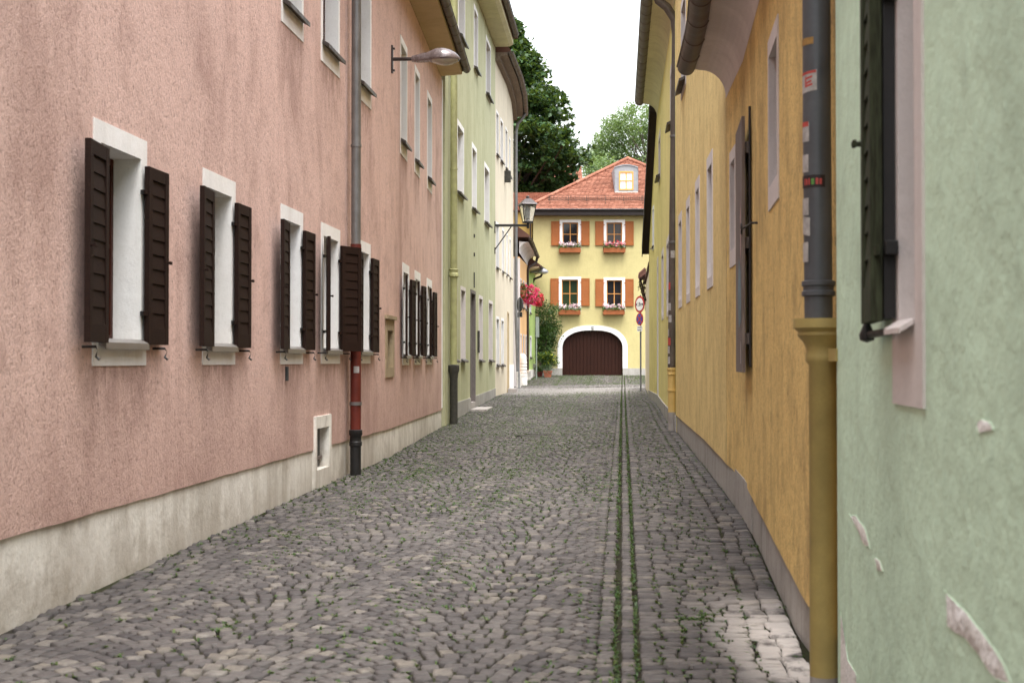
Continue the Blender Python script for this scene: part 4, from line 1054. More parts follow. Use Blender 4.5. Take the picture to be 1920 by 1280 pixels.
# eaves and roof
zw = hzp(404)
mb = MB(); mb.box((.70,YH-.42,zw-.02),(11.6,YH+9.9,zw+.20)); mb.build('fascia', M['fascia'], yh)
gw = Wall([(.66,YH),(11.64,YH)], 1, 0); gutter(yh, gw, .66, 11.64, .50, zw+.26, .075, M['zincdark'], 1.5)
x0, x1, y0, y1 = .58, 11.72, YH-.52, YH+10; zr0 = zw + .24; ap = Vector((6.15, YH+4.7, zr0 + 3.25))
def tiles(mb, A, B, C, row=.165, wd=.21, over=.6):
    """fish-scale tiles over the triangle or strip A-B (eave) up to C (apex)"""
    u = (B - A).normalized(); L = (B - A).length; foot = (C - A).dot(u); v = (C - A) - u * foot; H = v.length; v.normalize(); nn = u.cross(v).normalized()
    if nn.z < 0: nn = -nn
    k = 0
    while k * row < H - .05:
        h0 = k * row; a0 = foot * h0 / H; a1 = L - (L - foot) * h0 / H
        x = a0 + (0 if k % 2 else -wd/2)
        while x < a1:
            xa, xb = max(x, a0), min(x + wd - .006, a1)
            if xb - xa > .03:
                j = random.uniform(-.006, .006); lift = .045 + random.uniform(-.004, .004); m = (xa+xb)/2
                P = lambda a, h_, l: A + u * a + v * (h_ + j) + nn * l
                tl = row * 1.25
                mb.add([P(xa, h0 + .035, lift), P(lerp(xa, m, .45), h0 + .006, lift), P(lerp(xb, m, .45), h0 + .006, lift), P(xb, h0 + .035, lift), P(xb, h0 + tl, .006), P(xa, h0 + tl, .006),
                        P(xa, h0 + .035, lift-.02), P(lerp(xa, m, .45), h0 + .006, lift-.02), P(lerp(xb, m, .45), h0 + .006, lift-.02), P(xb, h0 + .035, lift-.02)],
                       [(0,1,2,3,4,5), (0,6,7,1), (1,7,8,2), (2,8,9,3)])
            x += wd
        k += 1
A, B, C_, D_ = Vector((x0,y0,zr0)), Vector((x1,y0,zr0)), Vector((x1,y1,zr0)), Vector((x0,y1,zr0))
mb = MB(); mb.add([A,B,C_,D_,ap], [(0,1,4),(1,2,4),(2,3,4),(3,0,4),(3,2,1,0)])
tiles(mb, A, B, ap); tiles(mb, D_, A, ap)
rf = mb.build('roof', M['tile'], yh)
mb = MB()
for p in (A, B, D_):
    d = ap - p; n_ = int(d.length / .33)
    for k in range(n_):
        a = p + d * (k / n_) + Vector((0,0,.05)); b = p + d * ((k + 1.12) / n_) + Vector((0,0,.075))
        mb.tube([a, b], [.105, .085], 10)
mb.build('ridge_tiles', M['tile'], rf, True)
# snow guard
sl = (ap.z - zr0) / (ap.y - y0); mb = MB()
yy = y0 + .75; zz = zr0 + .75 * sl + .04
for dz in (.06, .14, .24): mb.tube([(x0 + 1.2, yy, zz + dz), (x1 - 1.2, yy, zz + dz)], .010, 6)
x = x0 + 1.25
while x < x1 - 1.2: mb.box((x-.006, yy-.006, zz+.06), (x+.006, yy+.006, zz+.26)); x += .11 if x > 5 else .22
x = x0 + 1.3
while x < x1 - 1.2: mb.box((x-.012, yy-.02, zz-.02), (x+.012, yy+.02, zz+.27)); mb.box((x-.012, yy-.3, zz-.16), (x+.012, yy+.0, zz-.10)); x += .92
mb.build('snow_guard', M['castdark'], rf)
# dormer
yd = y0 + 1.7
def dx(px): return (px - CX) / F * yd
def dz(py): return EYE + ray(960, py)[1] * yd
mb = MB(); da, db = dx(1152.5), dx(1197); zb1 = dz(361); zsh = dz(313)
def dtop(x): t_ = (x - (da+db)/2) / ((db-da)/2); return zsh + (dz(308.5) - zsh) * (1 - t_*t_)
K = 10; X_ = [lerp(da, db, k/K) for k in range(K+1)]
wa, wb_, wza, wzb = dx(1161), dx(1188), dz(356.5), dz(321.5)
front = [(x, dtop(x)) for x in X_]
# front face as strips round the window, then the barrel roof running back into the tiles
for k in range(K):
    a, b = X_[k], X_[k+1]; m = (a+b)/2
    if wa < m < wb_: mb.poly((a,yd,wzb),(b,yd,wzb),(b,yd,dtop(b)),(a,yd,dtop(a))); mb.poly((a,yd,zb1-.3),(b,yd,zb1-.3),(b,yd,wza),(a,yd,wza))
    else: mb.poly((a,yd,zb1-.3),(b,yd,zb1-.3),(b,yd,dtop(b)),(a,yd,dtop(a)))
    mb.poly((a,yd-.04,dtop(a)),(b,yd-.04,dtop(b)),(b,yd+3.2,dtop(b)),(a,yd+3.2,dtop(a)))
    mb.poly((a,yd-.04,dtop(a)),(b,yd-.04,dtop(b)),(b,yd-.04,dtop(b)-.05),(a,yd-.04,dtop(a)-.05))
for x in (da, db): mb.poly((x,yd-.04,zb1-.3),(x,yd+3,zb1+.5),(x,yd+3,zsh),(x,yd-.04,zsh))
dm = mb.build('dormer', M['zincpale'], rf)
fr = MB(); f = .07
fr.box((wa,yd-.03,wza),(wa+f,yd+.04,wzb)); fr.box((wb_-f,yd-.03,wza),(wb_,yd+.04,wzb)); fr.box((wa+f,yd-.03,wzb-f),(wb_-f,yd+.04,wzb)); fr.box((wa+f,yd-.03,wza),(wb_-f,yd+.04,wza+f))
xm, zm = (wa+wb_)/2, (wza+wzb)/2; fr.box((xm-.028,yd-.02,wza+f),(xm+.028,yd+.03,wzb-f)); fr.box((wa+f,yd-.015,zm-.022),(xm-.028,yd+.025,zm+.022)); fr.box((xm+.028,yd-.015,zm-.022),(wb_-f,yd+.025,zm+.022))
window_dormer = fr.build('window', plain('bright honey paint', (.62,.32,.08), .5, .12, 8), rf)
pn = MB(); pn.poly((wa+.01,yd+.012,wza+.01),(wb_-.01,yd+.012,wza+.01),(wb_-.01,yd+.012,wzb-.01),(wa+.01,yd+.012,wzb-.01))  # sheet coloured as the sky reflected in the dormer panes
o_ = pn.build('skypane', M['skypane'], rf); o_['label'] = 'dormer panes painted white like reflected sky'
sb = MB(); sb.box((da+.02,yd-.10,zb1-.05),(db-.02,yd-.002,zb1+.03)); sb.build('dormer_apron', M['whitepipe'], rf)
mb = MB()
for (px, dd) in ((1192, 1.2), (1209, 1.6)):
    x = (px-CX)/F*72; z = EYE + ray(960, 304 if px < 1200 else 312)[1]*72
    mb.box((x-.2,72,z-1.2),(x+.2,72.4,z)); mb.box((x-.27,71.93,z),(x+.27,72.47,z+.10))
mb.build('chimney', M['darkroof'], yh)

# flower boxes on the sills
def leaf_cloud(name, pts, sizes, mat, parent=None, up=.4, aspect=.6, kind=None, droop=0):
    n_ = len(pts); pts = np.asarray(pts, float); sizes = np.asarray(sizes, float)
    nn = RNG.normal(0, 1, (n_, 3)); nn[:,2] = np.abs(nn[:,2]) + up; nn /= np.linalg.norm(nn, axis=1)[:,None]
    r = RNG.normal(0, 1, (n_, 3)); r[:,2] -= droop; a = np.cross(nn, r); a /= np.linalg.norm(a, axis=1)[:,None]; b = np.cross(nn, a)
    L = a * sizes[:,None]; Wd = b * (sizes * aspect)[:,None]; fold = nn * (sizes * .18)[:,None]
    V_ = np.stack([pts - L, pts - Wd*.9 + fold - L*.1, pts + L, pts + Wd*.9 + fold - L*.1], 1).reshape(-1, 3)
    return fast_mesh(name, V_, np.arange(4*n_).reshape(-1, 4), mat, parent, kind)
def blossoms(name, pts, r, mat, parent, k=14):
    P = np.repeat(np.asarray(pts, float), k, 0) + RNG.normal(0, r * .5, (len(pts)*k, 3))
    return leaf_cloud(name, P, RNG.uniform(.3, .5, len(P)) * r, mat, parent, .3, .9)
FB = 'wooden flower boxes under the windows of the yellow house'
for (k, x0_, x1_, yt, yb, lab, mt) in (
        ('ul',1048,1088.6,465,474,'wooden box of white flowers under the upper left window of the yellow house','petalpale'),
        ('ur',1131,1172,465,474,'wooden box of coral and red flowers under the upper right window of the yellow house','petalcoral'),
        ('ll',1047,1088,581,590,'wooden box of pink and white flowers under the lower left window, above the garage','petalpale'),
        ('lr',1130,1170.6,581,590,'wooden box of pink flowers with one red bloom under the lower right window','petalpale')):
    a, b, zt_, zb_ = hx(x0_), hx(x1_), hzp(yt), hzp(yb)
    fb = thing('flower_box', lab, 'flower box', ((a+b)/2, YH-.15, zb_), FB)
    mb = MB(); yf, ybk = YH-.30, YH-.075
    mb.box((a,yf,zb_),(b,yf+.02,zt_)); mb.box((a,ybk-.02,zb_),(b,ybk,zt_)); mb.box((a,yf+.02,zb_),(a+.02,ybk-.02,zt_)); mb.box((b-.02,yf+.02,zb_),(b,ybk-.02,zt_)); mb.box((a+.02,yf+.02,zb_),(b-.02,ybk-.02,zb_+.02))
    mb.box((a+.05,ybk-.01,zb_-.05),(a+.09,YH-.002,zb_-.002)); mb.box((b-.09,ybk-.01,zb_-.05),(b-.05,YH-.002,zb_-.002))
    mb.build('box', M['boxwood'], fb, False, .004)
    mb = MB(); mb.box((a+.02,yf+.02,zt_-.06),(b-.02,ybk-.02,zt_-.03)); mb.build('soil', M['soil'], fb)
    n_ = 750
    pts = np.stack([RNG.uniform(a-.02, b+.02, n_), RNG.normal(YH-.2, .07, n_), zt_ + np.abs(RNG.normal(0, .12, n_)) - .05], 1)
    leaf_cloud('foliage', pts, RNG.uniform(.025, .05, n_), M['ger'], fb)
    m_ = 44
    pts = np.stack([RNG.uniform(a+.02, b-.02, m_), RNG.normal(YH-.24, .06, m_), zt_ + RNG.uniform(.08, .27, m_)], 1)
    blossoms('blossoms', pts, .065, M[mt], fb, 12)
    if k in ('ur', 'lr'):
        m2 = 7 if k == 'ur' else 2
        pts = np.stack([RNG.uniform(a+.1, b-.1, m2), RNG.normal(YH-.27, .03, m2), zt_ + RNG.uniform(.1, .36 if k == 'ur' else .18, m2)], 1)
        blossoms('red_blossoms', pts, .05, M['petalred'], fb, 12)

# wing left of the yellow house, its shade painted into the ochre, and roofs behind
w = Wall([(-1.2,YH+.6),(1.0,YH+.2)], 1, 0)
wg = thing('town_house', 'ochre wing painted darker for shade, red roofed, wedged left of the yellow house', 'house', (0, YH+3, 0))
body(wg, w, -1.2, 1.0, hzp(396), M['wing'], [], 7)
A, B = Vector((-1.6,YH-.0,hzp(396)+.05)), Vector((3.2,YH-.0+.9,hzp(396)+.05)); up3 = Vector((0,2.2,.8))
mb = MB(); mb.add([A, Vector((1.9,YH+.3,A.z)), Vector((1.9,YH+.3,A.z))+up3, A+up3, A+Vector((0,7,0)), Vector((1.9,YH+7,A.z))], [(0,1,2,3),(3,2,5,4),(0,3,4),(1,5,2),(0,4,5,1)])
def strip_tiles(mb, A, B, vv, row=.165, wd=.19):
    u = (B-A); L = u.length; u.normalize(); H = vv.length; v = vv.normalized(); nn = u.cross(v).normalized(); k = 0
    if nn.z < 0: nn = -nn
    while k*row < H:
        x = 0 if k % 2 else -wd/2
        while x < L:
            xa, xb = max(0, x), min(L, x+wd-.006)
            if xb - xa > .03:
                m = (xa+xb)/2; P = lambda a, h_, l: A + u*a + v*(k*row + h_) + nn*l
                mb.add([P(xa,.035,.045),P(lerp(xa,m,.45),.006,.045),P(lerp(xb,m,.45),.006,.045),P(xb,.035,.045),P(xb,row*1.25,.006),P(xa,row*1.25,.006),P(xa,.035,.01),P(lerp(xa,m,.45),.006,.01),P(lerp(xb,m,.45),.006,.01),P(xb,.035,.01)], [(0,1,2,3,4,5),(0,6,7,1),(1,7,8,2),(2,8,9,3)])
            x += wd
        k += 1
strip_tiles(mb, A, Vector((1.9,YH+.3,A.z)), up3)
mb.build('roof', M['tile'], wg)
px_ = (995-CX)/F*65.6; pipe(wg, 'drainpipe', [(px_,65.95,E(4.5)),(px_,65.95,E(6.9))], .04, M['copper'])
def back_house(label, x0, x1, y, ze, zr, wallmat):
    h = thing('town_house', label, 'house', ((x0+x1)/2, y+4, 0))
    mb = MB(); mb.box((x0,y,-.3),(x1,y+8,ze)); mb.build('wall', wallmat, h)
    mb = MB(); A, B = Vector((x0-.4,y-.4,ze)), Vector((x1+.4,y-.4,ze)); v = Vector((0,4.4,zr-ze))
    mb.add([A, B, B+v, A+v, A+Vector((0,8.8,0)), B+Vector((0,8.8,0))], [(0,1,2,3),(3,2,5,4),(0,3,4),(1,5,2),(0,4,5,1)])
    strip_tiles(mb, A, B, v, .2, .24); mb.build('roof', M['tile'], h)
    mb = MB(); mb.box((x0-.4,y-.46,ze-.3),(x1+.4,y-.40,ze)); mb.build('fascia', M['fascia'], h)
    return h
back_house('far red roofed house glimpsed under the dark tree', -2, 4.6, 92, EYE+11.0, EYE+14.0, M['cream'])
back_house('red roofed house just behind the lantern, below the dark tree', -3, 3.4, 76, EYE+9.0, EYE+10.1, M['paleyellow'])

# ------------------------------------------------------------------ lamps
def head(mb, glassb, base, d, L, wdt, scale=1.0):
    """road lamp head along direction d: tapering neck, then a dome with a flat glass below"""
    d = d.normalized(); s = Vector((-d.y, d.x, 0)); z = Vector((0,0,1)); secs = []; gsec = []
    prof = [(0,.055,.05,.045),(.10,.075,.07,.055),(.12,.085,.075,.055),(.38,.11,.13,.045),(.43,.16,.15,.05),(.50,.21,.175,.05),(.60,.24,.18,.05),(.70,.245,.17,.05),(.80,.22,.145,.045),(.90,.165,.10,.04),(.96,.10,.055,.035),(1,.03,.01,.02)]
    for t_, hw, top, bot in prof:
        c = base + d * (t_ * L); hw *= scale; top *= scale * 1.08; bot *= scale
        secs.append([c + s*(hw*math.cos(a)) + z*(top*math.sin(a)) for a in np.linspace(0, math.pi, 11)] + [c - s*hw - z*bot*.5, c - s*hw*.9 - z*bot, c + s*hw*.9 - z*bot, c + s*hw - z*bot*.5])
        if .43 <= t_ <= .96: gsec.append([c + s*(hw*.88*math.cos(a)) - z*(bot + .075*scale*math.sin(-a)*math.sin(math.pi*(t_-.40)/.6)) for a in np.linspace(0, -math.pi, 9)])
    mb.loft(secs); glassb.loft(gsec)
LG = 'road lamps on wall arms'
w = PW; q = 21.95
lp = thing('street_lamp', 'bronze grey road lamp on a short wall arm high on the pink house', 'street lamp', w.P(q, E(4.97), 0), LG)
n2 = w.nrm(q); n3 = Vector((n2.x, n2.y, 0)); n3 = Vector((math.cos(math.radians(4)), -math.sin(math.radians(4)), 0))
zA = E(4.98)
mb = MB(); mb.wbox(w, q-.035, q+.035, zA-.23, zA+.23, .002, .03); mb.wbox(w, q-.02, q+.02, zA+.16, zA+.19, .03, .06); mb.wbox(w, q-.02, q+.02, zA-.20, zA-.17, .03, .06); mb.build('wall_plate', M['lampdark'], lp, False, .004)
b0 = w.P(q, zA, .02); mb = MB(); mb.tube([b0, b0 + n3*.38], .03, 12); mb.build('arm', M['lampdark'], lp, True)
mb = MB(); gb2 = MB(); head(mb, gb2, b0 + n3*.32, n3, .80, .25, .88); hd = mb.build('lamp_head', M['lampgrey'], lp, True); gb2.build('lamp_glass', M['lampglass'], lp, True)
w = LW; q = 63.0
base = Vector(((992-CX)/F*63, 63.0, E(4.22)))
lp = thing('street_lamp', 'grey road lamp at the lime green house, far down the lane below the dark eave', 'street lamp', base, LG)
mb = MB(); mb.tube([base + Vector((-.14,0,-.05)), base + Vector((.35,0,0))], .03, 10); mb.build('arm', M['lampdark'], lp, True)
mb = MB(); gb2 = MB(); head(mb, gb2, base + Vector((.10,0,0)), Vector((1,-.05,0)), .82, .25, .95); mb.build('lamp_head', M['zincpale'], lp, True); gb2.build('lamp_glass', M['lampglass'], lp, True)
# old lantern
w = GW; q = 45.1; zA = EYE + ray(960, 423)[1]*45.1; wp = w.P(q, zA, 0); ln = thing('wall_lantern', 'old black four-sided lantern on an iron wall bracket of the yellow-green house', 'lantern', wp)
X = lambda px: (px-CX)/F*45.1
def Zp(py): return EYE + ray(960, py)[1]*45.1
mb = MB(); mb.wbox(w, q-.05, q+.05, Zp(437), Zp(415), .0, .03)
mb.box((wp.x,45.07,Zp(425)),(X(992),45.13,Zp(420.5))); mb.tube([(X(958.6),45.1,Zp(425)),(wp.x,45.1,Zp(469))], .02, 8); mb.wbox(w, q-.04, q+.04, Zp(476), Zp(464), .0, .03)
mb.lathe([(.02,Zp(428.5)),(.045,Zp(427)),(.045,Zp(421)),(.03,Zp(419)),(.06,Zp(417.5))], (X(990),45.1,0), 12)
mb.build('bracket', M['black'], ln, False, .003)
cx_ = X(989.5); sq4 = lambda r, z: [Vector((cx_+r,45.1+r,z)), Vector((cx_-r,45.1+r,z)), Vector((cx_-r,45.1-r,z)), Vector((cx_+r,45.1-r,z))]
ang = math.radians(14)
def rot4(sec): return [Vector((cx_ + (p.x-cx_)*math.cos(ang) - (p.y-45.1)*math.sin(ang), 45.1 + (p.x-cx_)*math.sin(ang) + (p.y-45.1)*math.cos(ang), p.z)) for p in sec]
mb = MB(); mb.loft([rot4(sq4(.27,Zp(385))), rot4(sq4(.28,Zp(384))), rot4(sq4(.24,Zp(381))), rot4(sq4(.10,Zp(373))), rot4(sq4(.06,Zp(372)))]); mb.lathe([(.05,Zp(372.5)),(.05,Zp(369.5)),(.07,Zp(369)),(.06,Zp(368)),(.02,Zp(367))], (cx_,45.1,0), 12); mb.build('lantern_roof', M['lampdark'], ln)
mb = MB(); top4, bot4 = rot4(sq4(.235,Zp(385.5))), rot4(sq4(.14,Zp(416)))
for k in range(4):
    mb.tube([top4[k], bot4[k]], .014, 6); mb.tube([top4[k], top4[(k+1)%4]], .014, 6); mb.tube([bot4[k], bot4[(k+1)%4]], .018, 6)
mb.loft([rot4(sq4(.14,Zp(418.5))), rot4(sq4(.145,Zp(416.5)))]); mb.build('lantern_frame', M['black'], ln)
mb = MB()
t4, b4 = rot4(sq4(.225,Zp(386))), rot4(sq4(.133,Zp(415.5)))
for k in range(4): mb.poly(b4[k], b4[(k+1)%4], t4[(k+1)%4], t4[k])
mb.build('lantern_glass', M['clearglass'], ln)
mb = MB(); mb.lathe([(.03,Zp(416)),(.03,Zp(411)),(.085,Zp(410)),(.085,Zp(394)),(.05,Zp(392)),(.02,Zp(386))], (cx_,45.1,0), 14); mb.build('burner', M['signgrey'], ln, True)

# ------------------------------------------------------------------ road signs
def text_mesh(s, size):
    cu = bpy.data.curves.new('t', 'FONT'); cu.body = s; cu.size = size; cu.align_x = 'CENTER'; cu.align_y = 'CENTER'; cu.extrude = .002
    o = bpy.data.objects.new('t', cu); COL.objects.link(o); dg = bpy.context.evaluated_depsgraph_get()
    me = bpy.data.meshes.new_from_object(o.evaluated_get(dg)); bpy.data.objects.remove(o); return me
def local(parent, o): o.parent = parent; return o
Y = 48.0; x = (1199.5-CX)/F*Y; g0 = gz(x, Y)
def zs_(py): return EYE + ray(960, py)[1]*Y - g0
sn = thing('road_sign', 'red-rimmed width limit sign above a blue no-stopping sign on a grey post', 'road sign', (x, Y, g0)); sn.rotation_euler.z = math.radians(-61)
def lbuild(mb, name, mat, par, **k): o = mb.build(name, mat, None, **k); o.parent = par; return o
mb = MB(); mb.tube([(0,.04,-.1),(0,.04,zs_(553))], .03, 12); lbuild(mb, 'pole', M['signgrey'], sn, smooth=True)
zc1, zc2 = zs_(570.5), zs_(598); r1, r2 = .30, .225
mb = MB(); disc(mb, (0,0,zc1), r1, -.004, .004, 32); s1 = lbuild(mb, 'sign_plate', M['signred'], sn)
mb = MB(); disc(mb, (0,0,zc1), r1*.76, -.008, -.0045, 32); lbuild(mb, 'sign_face', M['signwhite'], s1)
for e in (-1, 1):
    mb = MB(); mb.add([(e*.22,-.0095,zc1+.05),(e*.22,-.0095,zc1-.05),(e*.14,-.0095,zc1),(e*.22,-.0085,zc1+.05),(e*.22,-.0085,zc1-.05),(e*.14,-.0085,zc1)], [(0,1,2),(3,5,4),(0,3,4,1),(1,4,5,2),(2,5,3,0)]); lbuild(mb, 'arrow', M['signblack'], s1)
me = text_mesh('1,8m', .20); me.materials.append(M['signblack']); o = bpy.data.objects.new('lettering', me); COL.objects.link(o); o.rotation_euler.x = math.pi/2; o.location = (0,-.0105,zc1); o.parent = s1
mb = MB(); disc(mb, (0,0,zc2), r2, -.004, .004, 32); s2 = lbuild(mb, 'sign_plate', M['signred'], sn)
mb = MB(); disc(mb, (0,0,zc2), r2*.80, -.008, -.0045, 32); lbuild(mb, 'sign_face', M['signblue'], s2)
mb = MB()
for a in (45, 135):
    c, s = math.cos(math.radians(a)), math.sin(math.radians(a)); hw, L = .024, r2*.82; yy0 = -.0118 if a == 45 else -.0105
    P = lambda u, v, y_: (u*c - v*s, y_, zc2 + u*s + v*c)
    mb.hexa([P(-L,-hw,yy0),P(L,-hw,yy0),P(L,hw,yy0),P(-L,hw,yy0),P(-L,-hw,-.0085),P(L,-hw,-.0085),P(L,hw,-.0085),P(-L,hw,-.0085)])
lbuild(mb, 'red_cross', M['signred'], s2)
mb = MB(); mb.box((-.16,-.004,zs_(621)),(.16,.004,zs_(611))); s3 = lbuild(mb, 'sign_plate', M['signwhite'], sn)
mb = MB()
for z in (zs_(613.5), zs_(618.5)):
    xx = -.13
    while xx < .11: l = random.uniform(.015,.03); mb.box((xx,-.006,z-.018),(xx+l*.6,-.0042,z+.014)); xx += l
lbuild(mb, 'lettering', M['signblack'], s3)
# sign on the left seen from behind
Y = 55.2; x = (974.8-CX)/F*Y; g0 = gz(x, Y)
sb_ = thing('road_sign', 'round road sign seen from its dark back on a post by the cream house', 'road sign', (x, Y, g0)); sb_.rotation_euler.z = math.radians(114)
mb = MB(); mb.tube([(0,.04,-.1),(0,.04,zs_(560))], .03, 12); lbuild(mb, 'pole', M['signgrey'], sb_, smooth=True)
zc1 = EYE + ray(960, 571)[1]*Y - g0
mb = MB(); disc(mb, (0,0,zc1), .30, -.012, .004, 28); lbuild(mb, 'sign_plate', M['signdark'], sb_)
mb = MB(); mb.box((-.22,-.01,zc1-.52),(.22,.004,zc1-.31)); lbuild(mb, 'lower_plate', M['signdark'], sb_)
Y = 62.5; x = (1007.5-CX)/F*Y; g0 = gz(x, Y); zt_ = EYE + ray(960, 594)[1]*Y - g0
sp = thing('sign_post', 'thin grey-green post with a narrow edge-on plate beside the climbing rose', 'sign post', (x, Y, g0)); sp.rotation_euler.z = math.radians(70)
mb = MB(); mb.tube([(0,.05,-.1),(0,.05,zt_)], .035, 12); lbuild(mb, 'pole', M['signgreen'], sp, smooth=True)
mb = MB(); mb.box((-.24,-.01,zt_-.95),(.24,.012,zt_)); lbuild(mb, 'sign_plate', M['signgreen'], sp, bevel=.004)

# ------------------------------------------------------------------ plants by the far corner
HG = 'geraniums hanging on the apricot house'
for (px, py, Y, rx, rz_, lab, mp, nb, nl) in (
        (979, 547, 57.6, .20, .40, 'red geraniums with many green leaves, nearest of the hanging pots on the apricot house', 'petalred', 26, 420),
        (995, 553, 58.6, .42, .50, 'big cascade of bright pink geraniums hanging on the apricot house', 'petalpink', 150, 160),
        (1011, 562, 60.3, .22, .30, 'dark red geraniums, farthest of the hanging pots on the apricot house', 'petalred', 70, 120)):
    c = at(px, py, Y); wallp = OW.P(Y, c.z, 0)
    hp = thing('hanging_geranium', lab, 'flowers', c, HG)
    mb = MB(); mb.lathe([(.10,-.18),(.15,.02),(.165,.03),(.165,.06),(.13,.06)], c, 14); mb.build('pot', M['terracotta'], hp, True)
    mb = MB(); mb.tube([wallp + Vector((-.02,0,.25)), c + Vector((0,0,.25)), c + Vector((0,0,.05))], .012, 6); mb.build('hanger', M['black'], hp)
    d = RNG.normal(0, 1, (nl, 3)); d /= np.linalg.norm(d, axis=1)[:,None]; d *= RNG.uniform(.4, 1, (nl,1))
    leaf_cloud('foliage', np.array(c) + d * np.array([rx, rx*.8, rz_]), RNG.uniform(.035, .065, nl), M['ger'], hp)
    d = RNG.normal(0, 1, (nb, 3)); d /= np.linalg.norm(d, axis=1)[:,None]; d *= RNG.uniform(.7, 1.02, (nb,1))
    blossoms('blossoms', np.array(c) + d * np.array([rx, rx*.8, rz_]), .065, M[mp], hp, 14)
def branchy(name, label, cat, base, tips, r0, mats, lname='foliage', leafn=60, lsz=(.04,.07), spread=.16, stem='stem'):
    r = thing(name, label, cat, base); mb = MB(); pts = []
    for tip in tips:
        m = Vector(base).lerp(tip, .5) + Vector((random.gauss(0,.08), random.gauss(0,.05), random.gauss(0,.08)))
        mb.tube([base, m, tip], [r0, r0*.7, r0*.3], 6)
        pts.append(RNG.normal(0, 1, (leafn, 3)) * spread + np.array(tip))
        pts.append(RNG.normal(0, 1, (leafn//2, 3)) * spread * .8 + np.array(m.lerp(tip, .4)))
    mb.build(stem, M['bark'], r)
    P = np.concatenate(pts); leaf_cloud(lname, P, RNG.uniform(*lsz, len(P)), mats, r, .2)
    return r
# climbing rose on the corner of the yellow house
bs = Vector(((1013-CX)/F*65.2, 65.2, gz(1.4, 65.2)))
tips = [at(px, py, 65.45 + random.uniform(-.2,.2)) for px, py in ((1012,640),(1015,620),(1010,600),(1018,590),(1022,605),(1028,598),(1032,585),(1026,575),(1036,590),(1042,605),(1040,618),(1034,628),(1028,640),(1022,652),(1016,662),(1026,618),(1020,632),(1012,582),(1040,580),(1030,612),(1038,638),(1030,652),(1014,610),(1044,622),(1035,606),(1008,625),(1017,572))]
branchy('climbing_rose', 'dark green climbing rose on the corner of the yellow house', 'climbing plant', bs, tips, .02, M['rose'], leafn=110, lsz=(.035,.075), spread=.15)
# potted shrub
pc = at(1027, 706.5, 64.0); pc.z = gz(pc.x, pc.y)
sh = thing('potted_shrub', 'terracotta pot with a dark shrub tipped in yellow and a grey-green herb, by the garage', 'potted plant', pc)
mb = MB(); mb.loft([[pc + Vector((sx_*r, sy_*r*.8, z)) for sx_, sy_ in ((-1,-1),(1,-1),(1,1),(-1,1))] for r, z in ((.15,0),(.19,.22),(.215,.225),(.22,.31),(.19,.31),(.18,.27))]); mb.build('pot', M['terracotta'], sh, False, .01)
mb = MB(); P = []; Py = []
for k in range(34):
    tip = pc + Vector((random.gauss(.0,.19), random.gauss(0,.15), random.uniform(.5,1.12))); mb.tube([pc + Vector((0,0,.27)), pc.lerp(tip,.5) + Vector((0,0,.1)), tip], [.012,.008,.004], 5)
    P.append(RNG.normal(0,.085,(55,3)) + np.array(tip)); Py.append(RNG.normal(0,.035,(6,3)) + np.array(tip) + np.array([0,-.06,.05]))
mb.build('stem', M['bark'], sh); P = np.concatenate(P); leaf_cloud('foliage', P, RNG.uniform(.03,.06,len(P)), M['shrub'], sh)
Py = np.concatenate(Py); leaf_cloud('yellow_shoots', Py, RNG.uniform(.03,.055,len(Py)), M['yellowleaf'], sh)
P = RNG.normal(0,1,(500,3)) * np.array([.15,.08,.13]) + np.array(pc) + np.array([.0,-.14,.46]); leaf_cloud('herb_leaves', P, RNG.uniform(.025,.06,500), M['sageleaf'], sh, .1, .25)
pc = at(1012, 706, 64.4); pc.z = gz(pc.x, pc.y)
s2 = thing('flower_pot', 'small dark red pot with low leaves, left of the potted shrub', 'flower pot', pc)
mb = MB(); mb.lathe([(.10,0),(.15,.2),(.165,.2),(.165,.25),(.14,.25),(.13,.2)], pc, 14); mb.build('pot', plain('dark red clay', (.20,.06,.05), .8), s2, True)
P = RNG.normal(0,1,(260,3)) * np.array([.11,.10,.09]) + np.array(pc) + np.array([0,0,.36]); leaf_cloud('foliage', P, RNG.uniform(.03,.06,260), M['shrub'], s2)
# dry vine under the canopy on the right
c = at(1204, 512, 50.2); dv = thing('dry_vine', 'dry brown vine hanging from the little tiled canopy above the road signs', 'plant', c)
mb = MB(); tipsP = []
for (px0, py0, px1, py1) in ((1207,512,1197,545),(1209,515,1205,560),(1210,520,1210,583),(1206,515,1200,530),(1210,540,1201,548),(1208,515,1208,575)):
    a, b = at(px0,py0,50.2), at(px1,py1,50.1); m = a.lerp(b,.5) + Vector((-.04,0,.05)); mb.tube([a,m,b], [.018,.014,.006], 6)
    tipsP.append(np.array([np.array(a.lerp(b, random.random())) for _ in range(26)]) + RNG.normal(0,.035,(26,3)))
mb.build('stem', M['bark'], dv); P = np.concatenate(tipsP); leaf_cloud('foliage', P, RNG.uniform(.03,.06,len(P)), M['dryvine'], dv, 0, .4)
# white stone stele by the cream house
c = at(980, 724, 57.7); g0 = gz(c.x, c.y)
mb = MB(); prof = [(.20,-.1),(.20,.32),(.17,.36)]
z = .36
for k in range(5): prof += [(.185,z+.02),(.19,z+.08),(.17,z+.13)]; z += .14
prof += [(.18,z+.05),(.165,z+.16),(.12,z+.26),(.06,z+.31),(.0,z+.33)]
mb.lathe(prof, (c.x, c.y, g0), 18); stl = mb.build('guard_stone', M['stele'], None, True); tag(stl, 'white round-topped banded guard stone at the foot of the apricot house', 'guard stone')
